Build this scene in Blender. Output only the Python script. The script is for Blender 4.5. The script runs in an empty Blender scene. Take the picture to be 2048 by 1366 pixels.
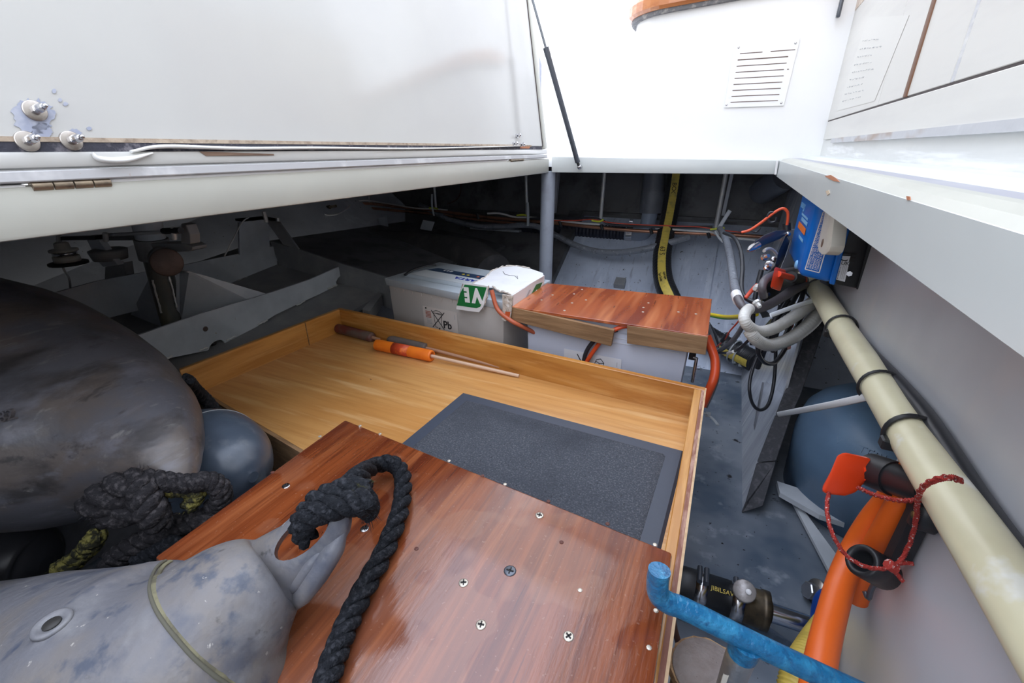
import bpy, bmesh, math, random
from mathutils import Vector as V, Matrix, noise
random.seed(7)
SC = bpy.context.scene
COL = SC.collection

# ------------------------------------------------------------------ camera
FPX = 900.0
TH = math.atan(386/900.0); YAW = math.radians(24.8)
CF = V((-math.sin(YAW)*math.cos(TH), math.cos(YAW)*math.cos(TH), -math.sin(TH)))
CR = V((math.cos(YAW), math.sin(YAW), 0)); CU = CR.cross(CF)
cam = bpy.data.cameras.new('camera'); cam.sensor_width = 36; cam.lens = FPX/2048*36
cam.clip_start = .01; cam.clip_end = 60
co = bpy.data.objects.new('camera', cam); COL.objects.link(co)
m = Matrix.Identity(4)
for i in range(3):
    m[i][0] = CR[i]; m[i][1] = CU[i]; m[i][2] = -CF[i]
co.matrix_world = m
SC.camera = co

# ------------------------------------------------------------------ light
W = bpy.data.worlds.new('sky'); SC.world = W; W.use_nodes = True
nt = W.node_tree
bg = nt.nodes['Background']
tc = nt.nodes.new('ShaderNodeTexCoord'); sx = nt.nodes.new('ShaderNodeSeparateXYZ')
rp = nt.nodes.new('ShaderNodeValToRGB')
nt.links.new(tc.outputs['Generated'], sx.inputs[0]); nt.links.new(sx.outputs['Z'], rp.inputs[0])
rp.color_ramp.elements[0].position = 0.0; rp.color_ramp.elements[0].color = (.80, .80, .80, 1)
rp.color_ramp.elements[1].position = 1.0; rp.color_ramp.elements[1].color = (1.02, 1.12, 1.36, 1)
nt.links.new(rp.outputs[0], bg.inputs[0])
bg.inputs[1].default_value = 2.3
vs = SC.view_settings
vs.view_transform = 'Standard'; vs.look = 'None'; vs.exposure = 0.55; vs.gamma = 1; vs.use_curve_mapping = False

# ------------------------------------------------------------------ pixel helpers: a point of the photo put at a real distance
def ray(u, v): return CR*(u-1024) + CU*(683-v) + CF*FPX
def PX(u, v, x): d = ray(u, v); return d*(x/d.x)
def PY(u, v, y): d = ray(u, v); return d*(y/d.y)
def PZ(u, v, z): d = ray(u, v); return d*(z/d.z)
def CD(u, v, d): return ray(u, v)*(d/FPX)
def CDs(*a): return [CD(*p) for p in a]
def on_plane(u, v, o, n): d = ray(u, v); return d*(o.dot(n)/d.dot(n))

# ------------------------------------------------------------------ materials
MATS = {}
def M(name, col, rough=.5, metal=0., layers=(), bump=None, coat=0., spec=.5, alpha=None, trans=0., emit=None):
    """layers: (colour, scale, lo, hi, stretch xyz, detail) mixed over the base by noise"""
    if name in MATS: return MATS[name]
    mt = bpy.data.materials.new(name); mt.use_nodes = True
    n = mt.node_tree.nodes; L = mt.node_tree.links; b = n['Principled BSDF']
    b.inputs['Base Color'].default_value = (*col, 1)
    b.inputs['Roughness'].default_value = rough; b.inputs['Metallic'].default_value = metal
    b.inputs['Coat Weight'].default_value = coat; b.inputs['Coat Roughness'].default_value = .12
    b.inputs['Specular IOR Level'].default_value = spec
    if trans: b.inputs['Transmission Weight'].default_value = trans
    tcn = n.new('ShaderNodeTexCoord')
    prev = None
    for i, ly in enumerate(layers):
        c, s, lo, hi = ly[:4]; st = ly[4] if len(ly) > 4 else (1, 1, 1); det = ly[5] if len(ly) > 5 else 4
        mp = n.new('ShaderNodeMapping'); mp.inputs['Scale'].default_value = st
        mp.inputs['Location'].default_value = (3.1*i, 1.7*i, 2.3*i)
        L.new(tcn.outputs['Object'], mp.inputs[0])
        no = n.new('ShaderNodeTexNoise'); no.inputs['Scale'].default_value = s; no.inputs['Detail'].default_value = det
        no.inputs['Roughness'].default_value = .6
        L.new(mp.outputs[0], no.inputs['Vector'])
        r = n.new('ShaderNodeMapRange'); r.inputs[1].default_value = lo; r.inputs[2].default_value = hi; r.inputs[4].default_value = ly[6] if len(ly) > 6 else 1.
        L.new(no.outputs[0], r.inputs[0])
        mx = n.new('ShaderNodeMix'); mx.data_type = 'RGBA'
        L.new(r.outputs[0], mx.inputs[0])
        if prev is None: mx.inputs[6].default_value = (*col, 1)
        else: L.new(prev, mx.inputs[6])
        mx.inputs[7].default_value = (*c, 1)
        prev = mx.outputs[2]
    if prev is not None: L.new(prev, b.inputs['Base Color'])
    if bump:
        mp = n.new('ShaderNodeMapping'); mp.inputs['Scale'].default_value = bump[2] if len(bump) > 2 else (1, 1, 1)
        L.new(tcn.outputs['Object'], mp.inputs[0])
        no = n.new('ShaderNodeTexNoise'); no.inputs['Scale'].default_value = bump[0]; no.inputs['Detail'].default_value = 3
        L.new(mp.outputs[0], no.inputs['Vector'])
        bp = n.new('ShaderNodeBump'); bp.inputs['Strength'].default_value = bump[1]; bp.inputs['Distance'].default_value = .002
        L.new(no.outputs[0], bp.inputs['Height']); L.new(bp.outputs[0], b.inputs['Normal'])
    MATS[name] = mt
    return mt

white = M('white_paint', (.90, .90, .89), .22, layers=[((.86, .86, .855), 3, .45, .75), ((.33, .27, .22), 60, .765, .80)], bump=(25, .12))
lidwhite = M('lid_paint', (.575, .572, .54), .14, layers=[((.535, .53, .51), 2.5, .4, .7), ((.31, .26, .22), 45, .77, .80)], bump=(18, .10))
cream = M('cream_beam_paint', (0.558, 0.558, 0.495), .3, layers=[((0.513, 0.513, 0.459), 6, .4, .75), ((0.36, 0.261, 0.18), 40, .75, .79)], bump=(16, .3))
greybeam = M('grey_white_beam_paint', (0.661, 0.6916, 0.6712), .28, layers=[((0.6, 0.6305, 0.6204), 5, .4, .75), ((0.6916, 0.6712, 0.6102), 30, .74, .78)], bump=(14, .35))
panelcream = M('door_panel_paint', (0.7176, 0.6992, 0.644), .35, layers=[((0.6256, 0.6072, 0.5704), 7, .45, .8, (1, .3, 3)), ((0.368, 0.3312, 0.3128), 60, .74, .8)], bump=(40, .15))
brown_trim = M('brown_groove', (.20, .09, .045), .5)
dark_trim = M('dark_joint', (.045, .03, .028), .6)
hull = M('grey_hull_paint', (0.6561, 0.6743, 0.7108), .36, layers=[((0.4921, 0.5103, 0.5468), 5, .4, .7), ((0.8019, 0.8384, 0.8748), 9, .6, .75, (1, 1, .3)), ((0.2187, 0.2005, 0.1823), 70, .69, .74)], bump=(30, .2))
hullback = M('blue_grey_bilge_paint', (0.6308, 0.7025, 0.8315), .32, layers=[((0.4731, 0.5304, 0.6451), 5, .42, .68), ((0.8028, 0.8602, 0.9748), 9, .56, .75, (3, .5, .5)), ((0.4301, 0.4731, 0.5734), 24, .60, .70, (3, .4, .4)), ((0.07168, 0.07885, 0.09318), 75, .655, .69)], bump=(60, .15))
bilge = M('blue_grey_bilge_floor', (.235, .262, .30), .25, layers=[((.085, .115, .155), 3.2, .42, .60), ((.03, .03, .032), 24, .66, .72), ((.30, .33, .37), 14, .60, .72), ((.02, .02, .02), 110, .67, .70)], bump=(40, .3))
hulldark = M('dark_hull_paint', (.12, .12, .125), .55, layers=[((.17, .17, .175), 5, .45, .7), ((.06, .06, .062), 12, .5, .7)], bump=(40, .2))  # also gives the shade left of the post on the lower stern plate
steel = M('grey_painted_steel', (0.606, 0.6417, 0.6773), .36, layers=[((0.4813, 0.5169, 0.5526), 9, .4, .65), ((0.2852, 0.1961, 0.1248), 60, .71, .74)], bump=(70, .15))
steeldark = M('dark_painted_steel', (0.225, 0.2325, 0.24), .45, layers=[((0.3, 0.3, 0.3), 12, .45, .65)], bump=(80, .2))
wallgrey = M('grey_inner_wall_paint', (0.6098, 0.6237, 0.6721), .32, layers=[((0.5128, 0.5267, 0.5683), 4, .4, .7), ((0.693, 0.6237, 0.6098), 5, .52, .72, (1, 1, .5)), ((0.5544, 0.4574, 0.4019), 4, .60, .76, (1, 1.5, .4)), ((0.1802, 0.1733, 0.1802), 16, .70, .78, (1, 1, .6))], bump=(12, .2))
weldm = M('weld_metal', (.72, .72, .70), .35, .3, bump=(200, .6))
ply = M('honey_plywood', (.54, .245, .055), .30, layers=[((.40, .155, .028), 9, .38, .62, (.5, 6, 6), 6), ((.66, .36, .12), 14, .52, .75, (.35, 5, 5), 5), ((.16, .07, .02), 60, .73, .77, (.12, 1.5, 1.5))], bump=(90, .08, (.2, 1.4, 1.4)), coat=.25)
plyY = M('honey_plywood_side', (.60, .29, .075), .30, layers=[((.44, .19, .04), 9, .38, .62, (6, .5, 6), 6), ((.68, .38, .13), 14, .52, .75, (5, .35, 5), 5)], coat=.25)
plyf = M('honey_ply_floor', (.60, .315, .105), .34, layers=[((.50, .225, .06), 3, .40, .62, (.6, 2, 2), 3, .8), ((.42, .18, .045), 14, .46, .70, (.4, 7, 7), 6, .7), ((.70, .45, .21), 10, .53, .72, (.4, 5, 5), 5, .8), ((.13, .055, .02), 70, .70, .76, (.1, 1, 1)), ((.12, .06, .03), 55, .73, .76)], bump=(120, .08, (.2, 1.2, 1.2)), coat=.25)
plyedge = M('plywood_edge', (.62, .43, .25), .6, layers=[((.50, .33, .18), 40, .45, .6, (.3, 1, 1))])
plyred = M('red_veneer_edge', (.22, .085, .055), .6, layers=[((.42, .25, .19), 120, .48, .62, (1, .15, 1))], bump=(150, .5))
mahog = M('mahogany_varnish', (.235, .060, .018), .2, layers=[((.105, .020, .008), 5, .42, .62, (7, .5, 7), 6, .9), ((.32, .10, .034), 9, .52, .74, (8, .35, 8), 5), ((.10, .022, .009), 42, .48, .66, (5, .16, 5), 5, .65), ((.060, .012, .007), 90, .62, .72, (3, .10, 3), 4, .8), ((.27, .115, .062), 6.5, .50, .515, (1, 1, 1), 3, .30), ((.36, .20, .14), 260, .66, .70, (1, 1, 1), 2, .3)], bump=(160, .12, (2, .3, 2)), coat=.7)
mahogx = M('mahogany_box_top', (0.4347, 0.1063, 0.03139), .2, layers=[((0.2294, 0.04226, 0.0157), 5, .40, .66, (5, .6, 5), 2), ((0.6038, 0.1993, 0.07245), 7, .50, .74, (6, .5, 6), 2), ((0.1449, 0.03019, 0.01208), 60, .64, .72, (2, .25, 2))], bump=(120, .1), coat=.6)
oak = M('bare_brown_wood', (.30, .175, .085), .65, layers=[((.20, .11, .05), 14, .42, .62, (.5, 6, 6), 6), ((.40, .25, .13), 22, .55, .75, (.4, 5, 5)), ((.08, .045, .025), 70, .66, .72, (.25, 2, 2))], bump=(160, .25, (.3, 1.5, 1.5)))
railwood = M('varnished_rail_wood', (.55, .20, .06), .25, layers=[((.40, .12, .03), 12, .4, .65, (.5, 4, 4)), ((.68, .33, .13), 18, .55, .75, (.5, 4, 4))], coat=.7)
matrubber = M('mat_rubber', (.045, .055, .078), .5, bump=(200, .1))
matpile = M('mat_pile', (0.05525, 0.06205, 0.0765), .95, layers=[((0.1275, 0.136, 0.153), 420, .5, .66), ((0.034, 0.0391, 0.051), 6, .45, .7), ((0.0238, 0.0255, 0.0306), 300, .60, .68)], bump=(520, 1.0))
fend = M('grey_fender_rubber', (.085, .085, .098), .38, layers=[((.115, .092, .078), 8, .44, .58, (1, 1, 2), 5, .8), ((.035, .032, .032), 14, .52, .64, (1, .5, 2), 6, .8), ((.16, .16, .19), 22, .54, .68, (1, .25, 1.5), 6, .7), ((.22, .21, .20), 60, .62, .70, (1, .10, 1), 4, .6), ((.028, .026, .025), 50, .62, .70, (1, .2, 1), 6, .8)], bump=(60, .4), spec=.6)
fendpale = M('pale_fender_rubber', (.155, .155, .170), .45, layers=[((.19, .165, .14), 9, .42, .60, (1, 1, 1), 5, .8), ((.075, .085, .115), 16, .50, .62, (1, 1, 1), 6, .75), ((.06, .075, .11), 38, .56, .66, (1, 1, 1), 6, .8), ((.23, .23, .235), 24, .55, .70, (1, 1, 1), 6, .7), ((.40, .38, .35), 110, .70, .73), ((.05, .048, .045), 60, .64, .72, (1, 1, 1), 6, .8)], bump=(120, .4), spec=.5)  # paler rubber of the foreground fender
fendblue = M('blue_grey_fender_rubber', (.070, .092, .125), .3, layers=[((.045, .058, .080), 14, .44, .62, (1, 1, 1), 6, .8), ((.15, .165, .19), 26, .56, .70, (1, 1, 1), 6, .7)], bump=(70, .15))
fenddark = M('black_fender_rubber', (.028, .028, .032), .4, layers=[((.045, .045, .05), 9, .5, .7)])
seam = M('fender_seam_grime', (.20, .185, .11), .8, layers=[((.11, .10, .065), 60, .45, .6)])
knotm = M('black_rope_with_moss', (.012, .014, .018), .85, layers=[((.040, .042, .05), 240, .5, .65), ((.13, .125, .035), 45, .58, .68)], bump=(420, 1.0), spec=.2)
rope = M('black_rope', (.010, .0115, .015), .85, layers=[((.036, .038, .045), 240, .5, .65)], bump=(420, 1.0), spec=.2)
ropegrey = M('weathered_dark_rope', (.022, .021, .023), 1., layers=[((.065, .06, .062), 200, .5, .68)], bump=(350, 1.0), spec=.08)
ropemoss = M('mossy_rope', (.03, .03, .02), 1., layers=[((.20, .18, .055), 130, .46, .60), ((.025, .025, .02), 90, .6, .65)], bump=(350, 1.0), spec=.08)
chrome = M('stainless_steel', (.62, .62, .64), .22, 1., layers=[((.45, .43, .42), 60, .55, .7)])
washer = M('dull_washer', (.50, .46, .42), .35, .9, layers=[((.36, .31, .27), 80, .5, .65)])
rust = M('rusty_grey_edge', (.52, .52, .53), .5, layers=[((.40, .18, .07), 55, .67, .74), ((.70, .70, .70), 20, .55, .7)])
primer = M('grey_primer_patch', (.36, .39, .49), .5, layers=[((.46, .48, .55), 60, .5, .65)], bump=(80, .3))
rubberseal = M('white_rubber_seal', (.78, .78, .75), .4, layers=[((.45, .33, .25), 50, .73, .78)])
adhesive = M('black_adhesive_residue', (.035, .035, .05), .7, layers=[((.16, .15, .17), 90, .52, .66)], bump=(150, .6))
putty = M('torn_putty_edge', (.45, .36, .27), .8, layers=[((.30, .23, .17), 90, .45, .65)], bump=(150, .8))
brownwood = M('exposed_wood_chip', (.26, .17, .12), .8, layers=[((.16, .10, .07), 40, .4, .6, (1, .3, 3))])
bronze = M('bronze_hinge', (.36, .29, .21), .35, .8, layers=[((.22, .18, .14), 60, .45, .65)])
gasblack = M('gas_spring_black', (.075, .085, .105), .22, .35, coat=.4)
gasrod = M('gas_spring_rod', (.20, .22, .25), .15, .9)
batgrey = M('battery_case_grey', (0.529, 0.4945, 0.46), .42, layers=[((0.414, 0.368, 0.3335), 5, .45, .8)], bump=(200, .06))
battop = M('battery_top_grey', (0.448, 0.504, 0.5488), .4, layers=[((0.3808, 0.4312, 0.4704), 9, .45, .7)])
batblue = M('battery_case_pale', (0.6, 0.636, 0.744), .38, layers=[((0.516, 0.552, 0.66), 6, .45, .75)])
navy = M('navy_print', (.025, .05, .10), .4)
blueprint = M('blue_print', (.01, .03, .30), .4)
whiteprint = M('white_print', (.82, .82, .82), .4)
paper = M('label_paper', (.68, .62, .57), .6)
paperw = M('white_label_paper', (.78, .79, .83), .5)
ink = M('black_ink', (.015, .013, .014), .6)
redink = M('red_ink', (.42, .12, .08), .6)
greyink = M('faded_ink', (.45, .45, .46), .7)
card = M('white_carton', (.82, .82, .83), .5, layers=[((.72, .72, .74), 14, .5, .75)], bump=(60, .1))
cardraw = M('torn_carton_edge', (.60, .53, .46), .9, layers=[((.36, .31, .26), 130, .5, .64), ((.80, .78, .75), 90, .56, .66)], bump=(220, 1.))
green = M('green_print', (.008, .17, .045), .4, layers=[((.55, .62, .55), 70, .72, .75)])
redprint = M('red_print', (.55, .10, .03), .5)
orangec = M('orange_cable_jacket', (.78, .135, .016), .4, layers=[((.62, .095, .012), 9, .5, .75)], bump=(60, .06))
redorange = M('red_orange_cable', (.70, .085, .022), .38)
redplastic = M('red_key_plastic', (.85, .065, .014), .33)
black = M('black_plastic', (.018, .019, .022), .4)
blackcable = M('black_cable_jacket', (.026, .028, .034), .38)
greycable = M('grey_cable_jacket', (.16, .165, .18), .4)
loom = M('grey_wrapped_loom', (.20, .215, .245), .38, layers=[((.42, .44, .47), 120, .60, .70), ((.10, .105, .12), 60, .55, .7)], bump=(140, .8))
purplegrey = M('grey_battery_cable', (.115, .105, .115), .36, layers=[((.28, .27, .28), 60, .66, .72, (.3, .3, 1))])
whitehose = M('ribbed_white_hose', (.66, .65, .61), .45, layers=[((.50, .47, .41), 8, .5, .75)], bump=(300, .25))
creamhose = M('cream_hose', (0.8496, 0.8024, 0.5546), .35, layers=[((0.7316, 0.6726, 0.4484), 9, .45, .7), ((0.9204, 0.9086, 0.8024), 24, .62, .72)], coat=.2)
yellow = M('yellow_ribbed_hose', (.62, .46, .085), .5, layers=[((.45, .33, .06), 30, .5, .7)], bump=(60, .3))
yellowlab = M('yellow_hose_stripe', (0.6588, 0.4994, 0.09031), .6, layers=[((0.425, 0.3294, 0.085), 40, .5, .7)])
yg = M('yellow_wire', (.72, .55, .03), .4)
gg = M('green_wire', (.05, .24, .05), .4)
wirew = M('white_wire', (.72, .71, .68), .4)
wirered = M('red_wire', (.66, .075, .035), .4)
copper = M('copper_pipe', (.44, .22, .14), .38, .75, layers=[((.24, .12, .08), 20, .45, .7)])
ziptie = M('white_zip_tie', (.70, .73, .76), .3)
zipclear = M('milky_zip_tie', (.62, .66, .68), .25, trans=.35)
zipyel = M('yellow_tie', (.62, .68, .05), .4)
pipegrey = M('grey_pvc_pipe', (.17, .18, .205), .4, layers=[((.23, .245, .27), 14, .5, .7)])
polem = M('grey_post_paint', (.33, .36, .42), .3, layers=[((.28, .30, .35), 30, .5, .7)], bump=(120, .2))
vblue = M('blue_case', (.004, .15, .58), .33)
vblue2 = M('light_blue_print', (.22, .50, .80), .4)
vorange = M('orange_print', (.85, .20, .03), .4)
bonewhite = M('bone_white_wood', (.70, .68, .60), .45, layers=[((.58, .56, .50), 14, .5, .7)])
clampgrey = M('grey_plastic', (.34, .35, .38), .4)
navyplastic = M('navy_clamp_grip', (.016, .020, .034), .4)
foam = M('black_foam', (.06, .062, .07), .95, layers=[((.10, .10, .11), 90, .5, .65)], bump=(160, 1.))
tankm = M('blue_grey_tank', (.15, .25, .38), .33, layers=[((.11, .18, .28), 6, .4, .65), ((.20, .30, .42), 40, .65, .72)], bump=(120, .12))
aluwall = M('scuffed_grey_plate', (0.66, 0.682, 0.726), .22, .25, layers=[((0.484, 0.506, 0.55), 8, .4, .65, (1, 3, .4)), ((0.858, 0.858, 0.88), 10, .55, .7, (1, 4, .4))], bump=(60, .1))
bluepipe = M('blue_hammered_paint', (.010, .135, .29), .33, layers=[((.028, .22, .40), 70, .46, .60), ((.008, .09, .21), 120, .58, .68)], bump=(230, .8), coat=.2)
galv = M('galvanised_tube', (.60, .60, .60), .35, .3, layers=[((.72, .69, .62), 30, .5, .65)], bump=(80, .5))
felt = M('brown_board_disc', (.30, .26, .24), .9, layers=[((.22, .18, .16), 20, .5, .7), ((.12, .10, .09), 120, .66, .7)], bump=(250, .6))
feltedge = M('torn_brown_rim', (.42, .27, .14), .9, layers=[((.25, .15, .08), 60, .45, .6)], bump=(200, .8))
shaft = M('polished_shaft', (.62, .66, .74), .2, 1., layers=[((.12, .10, .10), 30, .68, .72)])
brass = M('dirty_brass', (.16, .125, .075), .4, .7, layers=[((.07, .055, .04), 30, .45, .65)])
redrope = M('red_cord', (.42, .035, .025), .8, layers=[((.75, .60, .56), 420, .60, .64)], bump=(500, .8))
boltm = M('bolt_zinc', (.50, .50, .52), .3, .9)
clear_blue = M('blue_hose', (.01, .06, .32), .4)
flare_o = M('orange_flare_tube', (.86, .20, .015), .4, layers=[((.70, .13, .01), 14, .5, .7)])
flare_r = M('worn_red_flare_tube', (.15, .028, .022), .6, layers=[((.12, .085, .07), 16, .42, .56)])
flare_g = M('grey_flare_tube', (.13, .11, .10), .6, layers=[((.09, .075, .065), 20, .45, .65)])
stick = M('pale_wood_stick', (.62, .42, .29), .6)
stickd = M('brown_wood_stick', (.42, .24, .15), .6)
rustdisc = M('rust_brown_disc', (.085, .058, .05), .6, layers=[((.13, .085, .07), 30, .45, .6)], bump=(60, .3))
pink = M('sunfaded_screw', (.55, .50, .42), .4, .7)

# ------------------------------------------------------------------ mesh helpers
class MB:
    def __init__(s): s.v = []; s.f = []; s.mi = []; s.mats = []; s.sm = []
    def add(s, vs_, fs, mat=None, smooth=False):
        o = len(s.v); s.v += [V(p) for p in vs_]
        k = 0
        if mat is not None:
            if mat not in s.mats: s.mats.append(mat)
            k = s.mats.index(mat)
        for f in fs: s.f.append([i+o for i in f]); s.mi.append(k); s.sm.append(smooth)
        return s
    def prism(s, pts, vec, mat=None):
        n = len(pts); vec = V(vec); pts = [V(p) for p in pts]
        vs_ = pts + [p+vec for p in pts]
        nrm = V((0, 0, 0))
        for i in range(n): nrm += pts[i].cross(pts[(i+1) % n])
        fs = [list(range(n)), list(range(2*n-1, n-1, -1))] + [[i, i+n, (i+1) % n+n, (i+1) % n] for i in range(n)]
        if nrm.dot(vec) > 0: fs = [f[::-1] for f in fs]
        return s.add(vs_, fs, mat)
    def box(s, a, b, mat=None):
        a = V(a); b = V(b)
        return s.prism([(a.x, a.y, a.z), (b.x, a.y, a.z), (b.x, b.y, a.z), (a.x, b.y, a.z)], (0, 0, b.z-a.z), mat)
    def hexa(s, p, mat=None):       # 4 bottom + 4 top corners
        return s.add(p, [[3, 2, 1, 0], [4, 5, 6, 7], [0, 1, 5, 4], [1, 2, 6, 5], [2, 3, 7, 6], [3, 0, 4, 7]], mat)
    def tube(s, pts, r, n=10, mat=None, caps=True, sub=0, flat=1., up=None):
        pts = [V(p) for p in pts]
        rr = list(r) if isinstance(r, (list, tuple)) else [r]*len(pts)
        if sub: pts, rr = smooth_path(pts, rr, sub)
        N = len(pts); T = []
        for i in range(N):
            t = pts[min(i+1, N-1)]-pts[max(i-1, 0)]
            T.append(t.normalized() if t.length > 1e-9 else V((0, 0, 1)))
        a = V(up) if up else (V((0, 0, 1)) if abs(T[0].z) < .9 else V((1, 0, 0)))
        nrm = (a - T[0]*a.dot(T[0])).normalized()
        vs_ = []; fs = []
        for i in range(N):
            nrm = (nrm - T[i]*nrm.dot(T[i])).normalized(); bi = T[i].cross(nrm)
            for k in range(n):
                an = 2*math.pi*k/n
                vs_.append(pts[i] + nrm*(math.cos(an)*rr[i]*flat) + bi*(math.sin(an)*rr[i]))
        for i in range(N-1):
            for k in range(n):
                fs.append([i*n+k, i*n+(k+1) % n, (i+1)*n+(k+1) % n, (i+1)*n+k])
        s.add(vs_, fs, mat, True)
        if caps:
            s.add(vs_[:n], [list(range(n))[::-1]], mat); s.add(vs_[-n:], [list(range(n))], mat)
        return s
    def lathe(s, o, ax, prof, n=20, mat=None):
        """prof: (t along ax, radius)"""
        ax = V(ax).normalized(); o = V(o)
        return s.tube2([o+ax*t for t, r in prof], ax, [r for t, r in prof], n, mat)
    def tube2(s, cs, ax, rs, n, mat):
        a = V((0, 0, 1)) if abs(ax.z) < .9 else V((1, 0, 0)); u = (a-ax*a.dot(ax)).normalized(); w = ax.cross(u)
        vs_ = []; fs = []
        for c, r in zip(cs, rs):
            for k in range(n):
                an = 2*math.pi*k/n; vs_.append(c+u*(math.cos(an)*r)+w*(math.sin(an)*r))
        for i in range(len(cs)-1):
            for k in range(n): fs.append([i*n+k, i*n+(k+1) % n, (i+1)*n+(k+1) % n, (i+1)*n+k])
        fs.append(list(range(n))[::-1]); fs.append([len(cs)*n-n+k for k in range(n)])
        return s.add(vs_, fs, mat, n > 8)

def smooth_path(pts, rr, sub):
    P = [pts[0]*2-pts[1]]+pts+[pts[-1]*2-pts[-2]]; Rr = [rr[0]]+list(rr)+[rr[-1]]
    o = []; ro = []
    for i in range(1, len(P)-2):
        for k in range(sub):
            t = k/sub; t2 = t*t; t3 = t2*t
            o.append(.5*((2*P[i])+(P[i+1]-P[i-1])*t+(2*P[i-1]-5*P[i]+4*P[i+1]-P[i+2])*t2+(3*P[i]-P[i-1]-3*P[i+1]+P[i+2])*t3))
            ro.append(Rr[i]*(1-t)+Rr[i+1]*t)
    o.append(P[-2]); ro.append(Rr[-2])
    return o, ro

ROOTLOC = {}
def tops(): return {o.name for o in COL.objects if o.parent is None and o.type in ('MESH', 'EMPTY')}
def rescale(names, k):
    """bring finished things to their real size and distance"""
    def walk(o, kk):
        if o.type == 'MESH' and o.data.name not in done: o.data.transform(Matrix.Scale(kk, 4)); done.add(o.data.name)
        for c in o.children: walk(c, kk)
    done = set()
    for nm in names:
        o = bpy.data.objects[nm]; o.location = o.location*k; walk(o, k)
def make(name, mb, mat, parent=None, bevel=0., seg=2, auto=None):
    """links ONE mesh object; with a parent it becomes that object's child"""
    root = parent
    while root is not None and root.parent is not None: root = root.parent
    off = ROOTLOC.get(root.name, V((0, 0, 0))) if root else V((0, 0, 0))
    me = bpy.data.meshes.new(name)
    if root is None and mb.v:
        lo = V([min(p[i] for p in mb.v) for i in range(3)]); hi = V([max(p[i] for p in mb.v) for i in range(3)])
        off = V(((lo.x+hi.x)/2, (lo.y+hi.y)/2, lo.z))
    me.from_pydata([p-off for p in mb.v], [], mb.f)
    for mt in (mb.mats or [mat]): me.materials.append(mt)
    me.polygons.foreach_set('material_index', mb.mi); me.polygons.foreach_set('use_smooth', mb.sm)
    if bevel:
        b = bmesh.new(); b.from_mesh(me)
        bmesh.ops.remove_doubles(b, verts=b.verts, dist=1e-6)
        ed = [e for e in b.edges if len(e.link_faces) == 2 and e.calc_face_angle(0) > .5]
        bmesh.ops.bevel(b, geom=ed, offset=bevel, segments=seg, affect='EDGES', profile=.5)
        for f in b.faces: f.smooth = seg > 1
        b.to_mesh(me); b.free()
        if seg > 1: me.set_sharp_from_angle(angle=.6)
    me.update()
    o = bpy.data.objects.new(name, me); COL.objects.link(o)
    if parent is not None: o.parent = parent
    else:
        o.location = off; ROOTLOC[o.name] = off
    return o
def tag(o, label, cat, group=None):
    o['label'] = label; o['category'] = cat
    if group: o['group'] = group
    return o
def thing(name, label, cat, loc, group=None):
    o = bpy.data.objects.new(name, None); COL.objects.link(o); o.location = V(loc); o.empty_display_size = .02
    ROOTLOC[o.name] = V(loc)
    return tag(o, label, cat, group)
def single(name, mb, mat, label, cat, group=None, **k): return tag(make(name, mb, mat, None, **k), label, cat, group)
def struct(name, mb, mat, **k): o = make(name, mb, mat, None, **k); o['kind'] = 'structure'; return o
def text(name, s, o, xd, yd, h, mat, parent, align='LEFT', ext=.0002, sx=1., bold=0.):
    """flat lettering: baseline origin o, reading along xd, letters up along yd, cap height about h"""
    cu = bpy.data.curves.new('t', 'FONT'); cu.body = s; cu.size = h*1.38; cu.align_x = align; cu.extrude = ext; cu.resolution_u = 3; cu.offset = bold*h
    ob = bpy.data.objects.new('t', cu); COL.objects.link(ob)
    dg = bpy.context.evaluated_depsgraph_get()
    me = bpy.data.meshes.new_from_object(ob.evaluated_get(dg)); bpy.data.objects.remove(ob)
    xd = V(xd).normalized(); yd = V(yd); yd = (yd-xd*yd.dot(xd)).normalized(); zd = xd.cross(yd)
    mb = MB(); mb.add([V(o)+xd*(p.co.x*sx)+yd*p.co.y+zd*p.co.z for p in me.vertices], [list(f.vertices) for f in me.polygons], mat)
    return make(name, mb, mat, parent)
def frame_of(pts):
    """plane of a quad (bl, br, tr, tl): returns P(s,t,lift)"""
    a, b, c, d = [V(p) for p in pts]; n = (b-a).cross(d-a).normalized()
    return (lambda s, t, l=0.: (a*(1-s)+b*s)*(1-t)+(d*(1-s)+c*s)*t+n*l), n
def quad(mb, P, s0, t0, s1, t1, l=.0004, th=.0004, mat=None):
    pts = [P(s0, t0, l), P(s1, t0, l), P(s1, t1, l), P(s0, t1, l)]
    n = (pts[1]-pts[0]).cross(pts[3]-pts[0]).normalized()
    return mb.prism(pts, n*th, mat)
def hexbolt(mb, o, ax, r, h, mat=None):
    mb.lathe(o, ax, [(0, r), (h, r)], 6, mat); return mb
def cable(name, pts, r, mat, label, cat='cable', group=None, n=10, sub=6, parent=None):
    mb = MB().tube(pts, r, n, mat, sub=sub)
    if parent is not None: return make(name, mb, mat, parent)
    return single(name, mb, mat, label, cat, group)
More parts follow.
